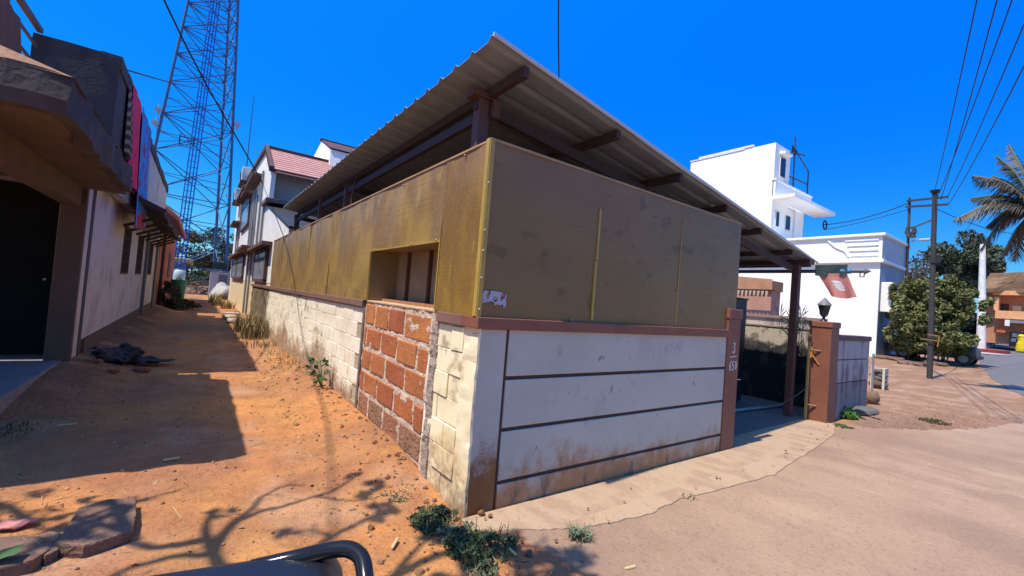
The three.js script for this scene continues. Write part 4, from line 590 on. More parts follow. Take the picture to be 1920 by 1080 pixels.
/* ================= far end of the alley ================= */
function leaves(pts, size, tint, flat = 0.5) {       // leaf-sized faces at given points, vertex coloured
  const P = [], C = [], N = [];
  for (const q of pts) {
    const s = size * rr(0.6, 1.3), n = V(rr(-1, 1), rr(-0.2, 1.2), rr(-1, 1)).normalize(), a = V(rr(-1, 1), rr(-1, 1), rr(-1, 1)).cross(n).normalize(), b = n.clone().cross(a);
    const p0 = q.clone().addScaledVector(a, -s), p1 = q.clone().addScaledVector(b, s * flat), p2 = q.clone().addScaledVector(a, s), p3 = q.clone().addScaledVector(b, -s * flat);
    const f = rr(0.6, 1.4), y = rr(0.85, 1.15); for (const p of [p0, p1, p2, p0, p2, p3]) { P.push(p.x, p.y, p.z); C.push(tint[0] * f * y, tint[1] * f, tint[2] * f); }
  }
  const g = new THREE.BufferGeometry(); g.setAttribute('position', new THREE.Float32BufferAttribute(P, 3)); g.setAttribute('color', new THREE.Float32BufferAttribute(C, 3)); g.computeVertexNormals(); return uvm(g);
}
function blob(c, r, n, hollow = 0.55) { const o = []; while (o.length < n) { const p = V(rr(-1, 1), rr(-1, 1), rr(-1, 1)); const l = p.length(); if (l > 1 || l < hollow * rnd()) continue; o.push(V(c.x + p.x * r.x, c.y + p.y * r.y, c.z + p.z * r.z)); } return o; }
function crown(c, R, clumps, per, sub = 0.34) { let o = []; for (let i = 0; i < clumps; i++) { const p = V(rr(-1, 1), rr(-1, 1), rr(-1, 1)); if (p.length() > 1) { i--; continue; } const s = sub * rr(0.6, 1.25); o = o.concat(blob(V(c.x + p.x * R.x, c.y + p.y * R.y, c.z + p.z * R.z), V(R.x * s, R.y * s * 0.8, R.z * s), per)); } return o; }
const treeLeaf = leafMat([1, 1, 1]);
function tree(name, label, base, h, c, R, clumps, per, size, tint, group, nl = 6, cat = 'tree') {
  const t = thing(name, label, cat, base, group), pts = crown(c, R, clumps, per), limbs = [rod(base.clone().add(V(0, -0.2, 0)), c.clone().add(V(0, -R.y * 0.5, 0)), h * 0.035, h * 0.02, 8)];
  for (let i = 0; i < nl; i++) { const e = pts[Math.floor(rnd() * pts.length)], s = base.clone().lerp(c, rr(0.45, 0.9)); limbs.push(tube([s, s.clone().lerp(e, 0.5).add(V(0, R.y * 0.15, 0)), e], h * 0.008, 5, 8)); }
  part(t, 'trunk', limbs, M.bark); part(t, 'crown', leaves(pts, size, tint), treeLeaf); return t;
}
{
  tree('thorn_tree', 'dark spreading tree beyond the tower base, tallest of the row', V(-0.5, 0, -72), 7, V(1.2, 5.6, -72), V(4.2, 2.6, 3), 34, 170, 0.17, [0.055, 0.062, 0.04], null);
  tree('thorn_tree', 'lower dark tree behind the white shed at the alley end', V(-5, 0, -75), 5, V(-4.6, 4.0, -75), V(4.5, 2.2, 3), 30, 150, 0.17, [0.05, 0.055, 0.042], null);
  tree('thorn_tree', 'dark bushy tree right behind the far sacks and container', V(4.5, 0, -70), 5, V(4.6, 3.6, -70), V(4.2, 2.8, 3), 28, 150, 0.17, [0.045, 0.052, 0.038], null);
  const s = thing('white_shed', 'small white and blue shed with a yellow roof edge at the alley end', 'shed', V(-3, 0, -52)); part(s, 'wall', box(-6.5, -1.15, -0.1, 2.7, -55, -50), mat([0.50, 0.58, 0.66], 0.8, { map: streaks })); part(s, 'roof', box(-6.7, -0.75, 2.95, 3.1, -55.2, -49.6, 0.02), mat([0.5, 0.5, 0.52], 0.6)); part(s, 'roof_edge', box(-6.7, -0.6, 2.62, 3.02, -49.58, -49.4, 0.02), mat([0.62, 0.40, 0.02], 0.6)); part(s, 'roof_edge', box(-0.74, -0.58, 2.5, 2.98, -55.2, -49.59, 0.02), mat([0.55, 0.35, 0.02], 0.6)); part(s, 'panel', box(-4.4, -2.2, 0.3, 2.1, -49.99, -49.95), mat([0.42, 0.52, 0.62], 0.7));
  const tb = thing('green_tub', 'green plastic water tub by the old house wall', 'tub', V(-1.05, 0, -35)); { const pr = [[0.55, 0], [0.6, 0.02], [0.78, 1.15], [0.86, 1.16], [0.86, 1.24], [0.74, 1.24], [0.56, 0.08]].map((p) => new THREE.Vector2(...p)); part(tb, 'body', uvm(new THREE.LatheGeometry(pr, 20).scale(0.56, 1, 0.56).translate(-1.02, 0, -35)), mat([0.012, 0.19, 0.11], 0.5)); part(tb, 'handle', uvm(new THREE.TorusGeometry(0.14, 0.03, 6, 12, Math.PI).translate(-1.02, 1.2, -34.53)), mat([0.012, 0.17, 0.1], 0.5)); }
  const dr = thing('blue_drum', 'pale blue plastic drum behind the green tub', 'drum', V(-1.08, 0, -37)); part(dr, 'body', uvm(new THREE.LatheGeometry([[0, 0], [0.5, 0.02], [0.55, 0.3], [0.53, 0.9], [0.55, 1.4], [0.5, 1.75], [0.2, 1.85], [0, 1.85]].map((p) => new THREE.Vector2(...p)), 18).scale(0.62, 1.05, 0.62).translate(-1.08, 0, -37)), mat([0.42, 0.60, 0.72], 0.5)); part(dr, 'lid', uvm(new THREE.CylinderGeometry(0.2, 0.2, 0.08, 14).translate(-1.08, 1.97, -37)), mat([0.05, 0.2, 0.4], 0.5));
  for (const [x, z, w, h, l] of [[-1.0, -24.5, 0.45, 0.62, 'dark green bush against the old house wall before the green tub'], [-0.55, -25.2, 0.6, 0.25, 'low dark green weeds spreading in front of the bush in the alley']]) { const b = thing('bush', l, 'bush', V(x, 0, z)); for (let k = 0; k < 7; k++) part(b, 'stem', rod(V(x + rr(-w, w) * 0.4, 0, z + rr(-0.5, 0.5)), V(x + rr(-w, w), h * 1.5, z + rr(-0.9, 0.9)), 0.015), M.bark); part(b, 'foliage', leaves(crown(V(x, h, z), V(w, h, 1.2), 16, 130, 0.4), 0.06, [0.03, 0.045, 0.018]), treeLeaf); }
  const bp = thing('brush_pile', 'heap of cut brown branches across the alley end', 'brush pile', V(0, 0, -50)); for (let i = 0; i < 90; i++) { const x = rr(-1.6, 1.9), z = rr(-54, -46), y = rr(0.05, 1.1) * (1 - Math.abs(x) / 2.6), a = rr(0, 3.14), L = rr(0.5, 1.2), e = V(Math.cos(a) * L, rr(-0.25, 0.3), Math.sin(a) * L); part(bp, 'branch', tube([V(x, y, z).sub(e), V(x + rr(-0.1, 0.1), y + 0.08, z), V(x, y, z).add(e)], rr(0.02, 0.05), 5, 5), i % 3 ? mat([0.20, 0.11, 0.06], 0.95) : M.bark); }
  solo('soil_heap', rough(uvm(new THREE.SphereGeometry(1, 20, 12, 0, 6.283, 0, 1.57).scale(1.9, 0.7, 3).translate(0.1, -0.06, -49)), 0.15, 1.3, 5), M.stone, 'low reddish soil heap under the cut branches', 'soil heap', V(0.1, 0, -49));
  solo('white_tarp', rough(uvm(new THREE.IcosahedronGeometry(1, 4).scale(0.8, 0.75, 2.6).translate(1.5, 0.25, -40)), 0.34, 1.3, 8), mat([0.38, 0.36, 0.31], 0.8, { bumpMap: bumpWide, bumpScale: 0.05 }), 'crumpled white tarp heap beside the white house foot', 'tarp', V(1.5, 0, -40));
  const cu = thing('water_cooler', 'grey boxy air cooler with slatted side standing behind the white tarp', 'cooler', V(1.4, 0.9, -45)); part(cu, 'case', box(0.75, 2.1, 0, 2.05, -46, -44.6, 0.03), mat([0.42, 0.43, 0.42], 0.6)); for (let i = 0; i < 7; i++) part(cu, 'slat', box(1.35, 2.0, 0.85 + i * 0.15, 0.92 + i * 0.15, -44.6, -44.55), M.steelDark); part(cu, 'top', box(0.7, 2.15, 2.05, 2.12, -46.05, -44.55, 0.02), mat([0.16, 0.17, 0.19], 0.5)); part(cu, 'solar_panel', box(0.85, 1.9, 2.3, 2.9, -45.4, -45.3), M.glassDark);
  for (let i = 0; i < 5; i++) { const x = rr(0.9, 1.45), z = -27 - i * 2.6; const b = thing('weed_clump', ['dry green weeds at the white house foot nearest the mossy wall', 'second weed clump along the white house foot', 'third weed clump along the white house foot beside a pipe', 'fourth weed clump along the white house foot', 'weed clump next to the white tarp'][i], 'weeds', V(x, 0, z)); part(b, 'blades', blades(V(x, 0, z), 90, 0.5, 0.35, 0.012), grassMat()).userData.kind = 'stuff'; }
  const gp = thing('green_shrub', 'light green plants in front of the far dark trees', 'shrub', V(0, 0, -62)); for (let k = 0; k < 8; k++) part(gp, 'stem', rod(V(rr(-2, 3), 0, -62), V(rr(-2, 3), 1.4, -62 + rr(-1, 1)), 0.03), M.bark); part(gp, 'foliage', leaves(crown(V(0.4, 1.1, -62), V(3.2, 1.0, 1.5), 22, 120, 0.3), 0.12, [0.07, 0.10, 0.025]), treeLeaf);
}
for (const [c, R0, n, l] of [[V(0, 2.2, -80), V(15, 2.8, 1.6), 130, 'dense dark thicket closing off the far end of the alley'], [V(66, 3.2, -11), V(2, 2.8, 6), 90, 'dark thicket behind the street trees at right']]) { const o = shade(new THREE.Mesh(leaves(crown(c, R0, n, 120, 0.2), 0.2, [0.045, 0.052, 0.034], 0.6), treeLeaf)); o.name = numbered('thicket'); o.userData.kind = 'stuff'; scene.add(o); tag(o, l, 'thicket'); }
function grassMat() { return used._gm ??= mat([1, 1, 1], 0.8, { vertexColors: true }); }
function blades(c, n, h, r, w, tint = [0.13, 0.15, 0.045], dry = 0.4, lean = 0.5) {
  const P = [], C = []; for (let i = 0; i < n; i++) { const a = rr(0, 6.28), q = Math.sqrt(rnd()) * r, b = V(c.x + Math.cos(a) * q, gh(c.x + Math.cos(a) * q, c.z + Math.sin(a) * q) - 0.01, c.z + Math.sin(a) * q), d = rr(0, 6.28), H = h * rr(0.5, 1.15), m = b.clone().add(V(Math.cos(d) * H * 0.2 * lean, H * 0.6, Math.sin(d) * H * 0.2 * lean)), e = b.clone().add(V(Math.cos(d) * H * lean, H, Math.sin(d) * H * lean)), s = V(-Math.sin(d) * w, 0, Math.cos(d) * w);
    const t = rnd() < dry ? [0.34, 0.25, 0.10] : tint, f = rr(0.6, 1.3); const A = b.clone().add(s), B = b.clone().sub(s), Cc = m.clone().add(s), D = m.clone().sub(s); for (const p of [A, B, Cc, B, D, Cc, Cc, D, e]) { P.push(p.x, p.y, p.z); C.push(t[0] * f, t[1] * f, t[2] * f); } }
  const g = new THREE.BufferGeometry(); g.setAttribute('position', new THREE.Float32BufferAttribute(P, 3)); g.setAttribute('color', new THREE.Float32BufferAttribute(C, 3)); g.computeVertexNormals(); return uvm(g);
}
/* ================= right side: white buildings ================= */
{
  const W = M.whiteBright, X = 31.5, Z = -7.87;
  const t = thing('white_building', 'large white building with corniced parapet beyond the gate', 'building', V(34, 0, -12));
  part(t, 'wall', box(X, 36.9, -0.3, 5.5, -20, Z), W); part(t, 'cornice', box(X - 0.18, 37.0, 5.5, 5.68, -20, Z + 0.18, 0.02), W); part(t, 'parapet', box(X - 0.06, 36.9, 5.68, 7.05, -20, Z + 0.06), W); part(t, 'coping', box(X - 0.2, 37.05, 7.05, 7.2, -20, Z + 0.2, 0.02), W);
  for (let i = 0; i < 4; i++) part(t, 'relief_strip', box(X - 0.11, X - 0.06, 5.9 + i * 0.3, 5.98 + i * 0.3, Z - 1.4 - 0.1 * i, Z - 0.1), W);
  part(t, 'relief_scroll', tube([V(X - 0.07, 6.9, Z - 2.6), V(X - 0.07, 6.5, Z - 2.2), V(X - 0.07, 6.2, Z - 1.7), V(X - 0.07, 5.85, Z - 1.5)], 0.07, 6), W);
  part(t, 'front_face', [box(X + 0.002, 36.9, -0.3, 2.6, Z, Z + 0.012), box(X + 0.002, 36.9, 2.602, 5.498, Z, Z + 0.01)], mat([0.34, 0.38, 0.45], 0.85, { map: mottle }), 'white front with grey-blue shade painted on'); part(t, 'front_face', box(X - 0.058, 36.88, 5.684, 7.046, Z + 0.061, Z + 0.07), mat([0.55, 0.58, 0.63], 0.85, { map: mottle }), 'parapet front with paler grey-blue shade painted on'); part(t, 'window_hood', box(X + 0.3, X + 0.9, 2.7, 4.4, Z + 0.014, Z + 0.5, 0.02), W); part(t, 'wall_groove', box(X + 2.3, X + 2.36, 0, 5.49, Z + 0.0125, Z + 0.02), mat([0.5, 0.5, 0.52], 0.9));  // front facings carry the blue shade of the white wall in their colour
  const w = part(t, 'window', box(X + 1.0, X + 2.2, 2.8, 4.3, Z + 0.0125, Z + 0.03), M.white); part(w, 'pane', box(X + 1.1, X + 2.1, 2.9, 4.2, Z + 0.031, Z + 0.04), M.glass);
  const u = thing('white_tower_house', 'tall white upper house block with balcony behind the corniced building', 'house', V(34, 0, -17));
  part(u, 'wall', box(31.45, 33.8, 7, 14.0, -20.3, -13.9), W); part(u, 'wall', box(33.8, 37.2, 6.9, 10.1, -20.3, -14.1), W); part(u, 'coping', [box(31.4, 33.9, 14.0, 14.08, -20.35, -16.0), box(31.4, 31.6, 14.08, 14.22, -19.6, -15.4)], M.white);
  part(u, 'parapet', box(31.45, 37.5, 10.25, 11.35, -13.95, -13.75), W); part(u, 'parapet', box(37.3, 37.5, 10.25, 11.35, -20, -13.96), W); part(u, 'parapet_cap', box(31.4, 37.6, 11.35, 11.45, -14.0, -13.7, 0.01), W);
  part(u, 'sunshade', box(31.42, 38.6, 10.0, 10.24, -13.9, -12.5, 0.02), W); 
  const a = part(u, 'window', box(32.2, 33.1, 11.75, 13.3, -13.91, -13.86), M.white); part(a, 'pane', box(32.3, 33.0, 11.85, 13.2, -13.859, -13.84), M.glassDark); part(u, 'window_hood', box(32.1, 33.2, 13.35, 13.5, -13.9, -13.5, 0.02), W);
  for (const [p, q] of [[32.0, 32.6], [33.5, 34.4]]) { const b = part(u, 'window', box(p, q, 8.2, 9.4, -13.91, -13.86), M.white); part(b, 'pane', box(p + 0.1, q - 0.1, 8.3, 9.3, -13.859, -13.84), M.glassDark); }
  part(u, 'drain_pipe', rod(V(35.4, 7, -14.0), V(35.4, 10, -14.0), 0.05), M.white);
  const r = thing('roof_railing', 'dark pipe frame with wires on the terrace of the tall white house', 'railing', V(36, 11.4, -14)); const rm = mat([0.03, 0.04, 0.05], 0.6), b = (x, y, X2, Y2) => rod(V(x, y, -13.85), V(X2, Y2, -13.85), 0.05, 0.05, 6);
  part(r, 'post', b(34.4, 11.4, 34.3, 15.2), rm); part(r, 'post', b(36.9, 11.4, 36.9, 13.3), rm); part(r, 'rail', b(34.3, 14.3, 36.9, 13.25), rm); part(r, 'rail', b(33.8, 12.15, 36.9, 12.25), rm); part(r, 'rail', b(33.7, 13.9, 36.1, 14.3), rm); part(r, 'dark_net', quad(V(33.8, 14.5, -13.85), V(34.8, 14.3, -13.85), V(34.6, 13.9, -13.85), V(33.8, 14.0, -13.85)), rm);
  solo('cable_coil', uvm(new THREE.TorusGeometry(0.33, 0.05, 6, 20).translate(38.8, 9.4, -13.2)), M.wire, 'loop of black cable hanging under the white balcony shade', 'cable', V(38.8, 9.4, -13.2));
  const z0 = onX(1446, 560, 16.5).z, z1 = z0 - 3, p = thing('pink_house', 'pink house end with a dusty orange roof seen past the cabinet', 'house', V(17, 0, z0 - 1)), yt = onX(1420, 511, 16.5).y, ye = onX(1446, 545, 16.5).y;
  part(p, 'wall', box(16.5, 17.2, -0.1, ye, z1, z0), mat([0.50, 0.27, 0.21], 0.9, { map: mottle })); part(p, 'roof', quad(V(16.4, ye, z1), V(16.4, ye, z0 + 0.05), V(16.4, yt - 0.25, z0 + 0.05), V(16.4, yt, z1)), mat([0.50, 0.25, 0.14], 0.9, { map: mottle })); part(p, 'roof_block', box(16.42, 17.3, ye, yt - 0.3, z1, z0 + 0.04), mat([0.50, 0.25, 0.14], 0.9, { map: mottle }));
  const bt = thing('bunting', 'row of dried leaf bunting strung across the pink house front', 'bunting', V(16.2, 2.8, z0 - 0.5)); for (let i = 0; i < 12; i++) { const z = z0 - 1.6 + i * 0.14; part(bt, 'leaf', quad(V(16.15, ye - 0.02, z), V(16.15, ye - 0.02, z + 0.1), V(16.12, ye - 0.2 + rr(-0.06, 0.03), z + 0.08), V(16.12, ye - 0.24 + rr(-0.08, 0.03), z + 0.03)), mat([0.40, 0.30, 0.2], 0.9)); } part(bt, 'string', rod(V(16.15, ye, z0 - 2.6), V(16.15, ye, z0 + 0.25), 0.02), M.brownDark);
  const lw = thing('far_wall', 'low cream wall and roof edge beyond the shaded yard wall', 'wall', V(14, 0, -6)); part(lw, 'wall', box(13.6, 13.9, 0, 1.72, -9, -4.6), mat([0.55, 0.45, 0.36], 0.95, { map: streaks })); part(lw, 'coping', box(13.55, 13.95, 1.72, 1.8, -9, -4.55), mat([0.25, 0.18, 0.15], 0.9));
}
/* ================= right side: poles, wires, bush, tree, street ================= */
{
  const g = M.steelDark, pole = (name, label, b, h, r) => { const t = thing(name, label, 'utility pole', b); part(t, 'shaft', rod(b.clone().add(V(0, -0.3, 0)), b.clone().add(V(0.02, h, -0.12)), r, r * 0.85, 12), mat([0.05, 0.045, 0.048], 0.7, { map: mottle })); return t; };
  const a = pole('utility_pole', 'near dark steel utility pole standing in the dirt before the bush', V(21.9, 0, -3.87), 6.9, 0.088);
  part(a, 'pole_cap', uvm(new THREE.CylinderGeometry(0.17, 0.11, 0.1, 12).translate(21.92, 6.93, -3.99)), g); part(a, 'collar', [uvm(new THREE.CylinderGeometry(0.125, 0.125, 0.2, 12).translate(21.92, 4.36, -3.94)), box(21.9, 22.02, 4.3, 4.5, -3.86, -3.75)], g);
  part(a, 'bracket', [bar(V(21.75, 1.42, -4.15), V(21.75, 1.40, -3.6), 0.03), bar(V(21.75, 1.58, -3.65), V(21.75, 1.18, -3.68), 0.03), bar(V(21.75, 1.58, -3.65), V(21.75, 1.6, -3.95), 0.03)], mat([0.36, 0.18, 0.04], 0.7));
  const b = pole('utility_pole', 'second dark utility pole with cross arms beside the white building', V(36, 0, -7.6), 10.15, 0.085);
  for (const [u, v, u2, v2] of [[1700, 377, 1778, 369], [1698, 388, 1778, 383], [1698, 428, 1717, 426]]) part(b, 'cross_arm', bar(onX(u, v, 35.85), onX(u2, v2, 35.85), 0.1, 0.12), g);
  for (const [u, v] of [[1701, 434], [1714, 433], [1704, 440], [1712, 441]]) { const q = onX(u, v, 35.8); part(b, 'insulator', uvm(new THREE.CylinderGeometry(0.1, 0.14, 0.3, 8).translate(q.x, q.y, q.z)), g); }
  { const q = onX(1709, 453, 35.9), e = onX(1728, 450, 35.7); part(b, 'light_arm', tube([q, q.clone().lerp(e, 0.5).add(V(0, 0.08, 0)), e], 0.04), mat([0.3, 0.3, 0.32], 0.5)); part(b, 'street_light', box(e.x - 0.1, e.x + 0.15, e.y - 0.05, e.y + 0.08, e.z - 0.1, e.z + 0.4, 0.03), mat([0.45, 0.45, 0.47], 0.5)); }
  part(a, 'strut', rod(V(21.9, 5.9, -3.95), onX(1711, 427, 28), 0.04), g);
  const c = pole('utility_pole', 'thin far utility pole seen between the two near poles', V(46, 0.4, -9.15), 7.2, 0.09); for (const y of [7.3, 6.7, 6.2]) part(c, 'cross_arm', bar(V(46, y, -9.9), V(46, y, -8.6), 0.1), g);
  const w = (label, p, q, s, r = 0.016) => solo('wire', tube(sag(p, q, s), r, 4, 24), M.wire, label, 'wire', p, 'overhead wires running to the utility poles'), far = (px, py, x) => onX(px, py, x);
  w('leftmost of the five wires fanning up from the near pole', far(1752, 360, 21.8), far(1840, -40, 10), 0.12, 0.010); w('second wire from the left fanning up from the near pole', far(1764, 375, 21.8), far(1880, -40, 10), 0.12, 0.010); w('middle wire of the five fanning up from the near pole', far(1757, 372, 21.8), far(1912, -40, 10), 0.12, 0.010); w('fourth wire from the left fanning up to the top right corner', far(1776, 370, 21.8), far(1935, 10, 10), 0.12, 0.010); w('rightmost wire fanning up from the pole to the right edge', far(1778, 384, 21.8), far(1945, 75, 10), 0.12, 0.010);
  w('upper sagging wire from the second pole to the white tower house', far(1706, 380, 35.9), V(38.6, 9.4, -13.2), 0.25, 0.03); w('lower sagging wire from the second pole to the white tower house', far(1706, 392, 35.9), V(38.6, 9.0, -13.2), 0.1, 0.02); w('nearly level wire from the near pole towards the palm', V(21.9, 6.3, -3.95), V(40, 8.1, -3.0), 0.3); w('wire dropping from the near pole collar to the street trees', V(22, 4.4, -3.9), V(48, 6.0, -6.2), 0.3);
}
{
  // big roadside bush, trees, palm
  const t = thing('roadside_bush', 'broad leafy green bush taller than a person beside the white building', 'bush', V(32, 0, -6));
  for (let k = 0; k < 12; k++) { const x = rr(31.5, 33), z = rr(-7.2, -5.0); part(t, 'stem', tube([V(x, -0.1, z), V(x + rr(-0.3, 0.3), 1.4, z + rr(-0.3, 0.3)), V(x + rr(-0.5, 0.5), 2.6, z + rr(-0.5, 0.5))], 0.035, 5), M.bark); }
  const pts = [].concat(crown(V(31.8, 2.6, -6.5), V(1.3, 2.1, 1.15), 60, 190, 0.24), crown(V(32.3, 3.0, -5.4), V(1.3, 1.8, 1.1), 56, 190, 0.24), crown(V(32.6, 3.3, -4.3), V(1.2, 1.2, 0.7), 20, 170, 0.26), crown(V(32.2, 1.5, -5.6), V(1.2, 1.2, 1.5), 46, 200, 0.26), crown(V(32.0, 4.2, -6.2), V(0.8, 0.6, 0.9), 9, 260, 0.4));
  part(t, 'foliage', leaves(pts, 0.10, [0.155, 0.165, 0.052], 0.5), treeLeaf);
  tree('street_tree', 'dark green street tree standing behind the white post', V(60, 0.8, -9.3), 9, V(60, 8.6, -8.7), V(3, 3.2, 2.5), 34, 240, 0.19, [0.06, 0.08, 0.045], null, 10);
  tree('street_tree', 'thin half-bare tree between the white building and the white post', V(58, 0.8, -11.2), 8, V(58, 7.2, -11.2), V(2.6, 3.0, 2.6), 22, 60, 0.15, [0.10, 0.085, 0.06], null, 30);
  const wp = thing('white_post', 'tall white painted post on the red and white kerb island', 'post', V(48, 0.55, -5.75)); part(wp, 'shaft', rough(rod(V(48, 0.4, -5.75), V(48, 8.8, -5.92), 0.27, 0.16, 14), 0.02, 1.4, 9), mat([0.82, 0.80, 0.78], 0.8, { map: mottle })); part(wp, 'shaft_joint', rod(V(48, 4.4, -5.83), V(48, 4.8, -5.84), 0.24, 0.235, 14), mat([0.7, 0.7, 0.7], 0.8));
  const il = thing('kerb_island', 'round traffic island with red and white painted kerb', 'traffic island', V(48, 0.5, -5.75)); part(il, 'kerb', uvm(new THREE.CylinderGeometry(1.62, 1.62, 0.3, 40).scale(1, 1, 0.9).translate(48, 0.72, -5.75)), mat([0.33, 0.035, 0.03], 0.8, { map: mottle })); part(il, 'kerb_band', uvm(new THREE.CylinderGeometry(1.66, 1.66, 0.1, 40).scale(1, 1, 0.9).translate(48, 0.6, -5.75)), mat([0.75, 0.72, 0.7], 0.8));
  const p = thing('coconut_palm', 'coconut palm at the right edge with long drooping fronds', 'palm', V(20, 0, -0.5)); part(p, 'trunk', tube([V(20, -0.2, -0.3), V(20.1, 2.5, -0.75), V(20, 5.45, -1.35)], 0.16, 10), M.bark);
  const C = V(20, 5.6, -1.42), fm = [mat([1, 1, 1], 0.6, { vertexColors: true })];
  // [end px, py, sag, brownness]
  for (const [ex, ey, lift, br, len] of [[1790, 412, 0.35, 0.45, 1], [1822, 372, 0.25, 0.05, 1], [1838, 470, 0.5, 0.6, 1], [1880, 478, 0.2, 0.9, 1], [1868, 292, 0.25, 0.05, 1], [1892, 272, 0.2, 0.1, 1], [1985, 330, 0.3, 0.1, 1], [2010, 430, 0.4, 0.3, 1], [1850, 425, 0.3, 0.2, 1], [1960, 480, 0.3, 0.3, 1], [1825, 330, 0.3, 0.5, 1], [1900, 490, 0.25, 0.7, 1], [1862, 330, 0.2, 0.05, 1]]) {
    const e = onX(ex, ey, 20 + rr(-0.9, 0.9)), m = C.clone().lerp(e, 0.5).add(V(0, lift, 0)), cv = new THREE.CatmullRomCurve3([C, m, e]), P = [], Cc = [];
    for (let i = 2; i < 74; i++) { const u = i / 74, q = cv.getPoint(u), tan = cv.getTangent(u), sd = V(0, 1, 0).cross(tan).normalize(), L = 0.66 * Math.sin(Math.PI * (0.15 + 0.8 * u)) * rr(0.8, 1.1);
      for (const s of [-1, 1]) { const tip = q.clone().addScaledVector(sd, s * L * 0.55).addScaledVector(tan, L * 0.45).add(V(0, -L * rr(0.4, 0.95), 0)), wv = tan.clone().multiplyScalar(0.017), f = rr(0.6, 1.3), c = mix3([0.016, 0.028, 0.017], [0.16, 0.12, 0.085], clamp(br * 0.85 + rr(-0.15, 0.15), 0, 1)); const mm = q.clone().lerp(tip, 0.5).add(V(0, 0.03, 0)); for (const v of [q.clone().sub(wv), q.clone().add(wv), mm.clone().add(wv), q.clone().sub(wv), mm.clone().add(wv), mm.clone().sub(wv), mm.clone().sub(wv), mm.clone().add(wv), tip]) { P.push(v.x, v.y, v.z); Cc.push(c[0] * f, c[1] * f, c[2] * f); } } }
    const gg = new THREE.BufferGeometry(); gg.setAttribute('position', new THREE.Float32BufferAttribute(P, 3)); gg.setAttribute('color', new THREE.Float32BufferAttribute(Cc, 3)); gg.computeVertexNormals();
    const fr = part(p, 'frond', uvm(gg), fm[0]); part(fr, 'midrib', tube([C, m, e].map((v) => v.clone()), 0.022, 5, 16), mat(mix3([0.10, 0.12, 0.04], [0.3, 0.22, 0.14], br), 0.7));
  }
}
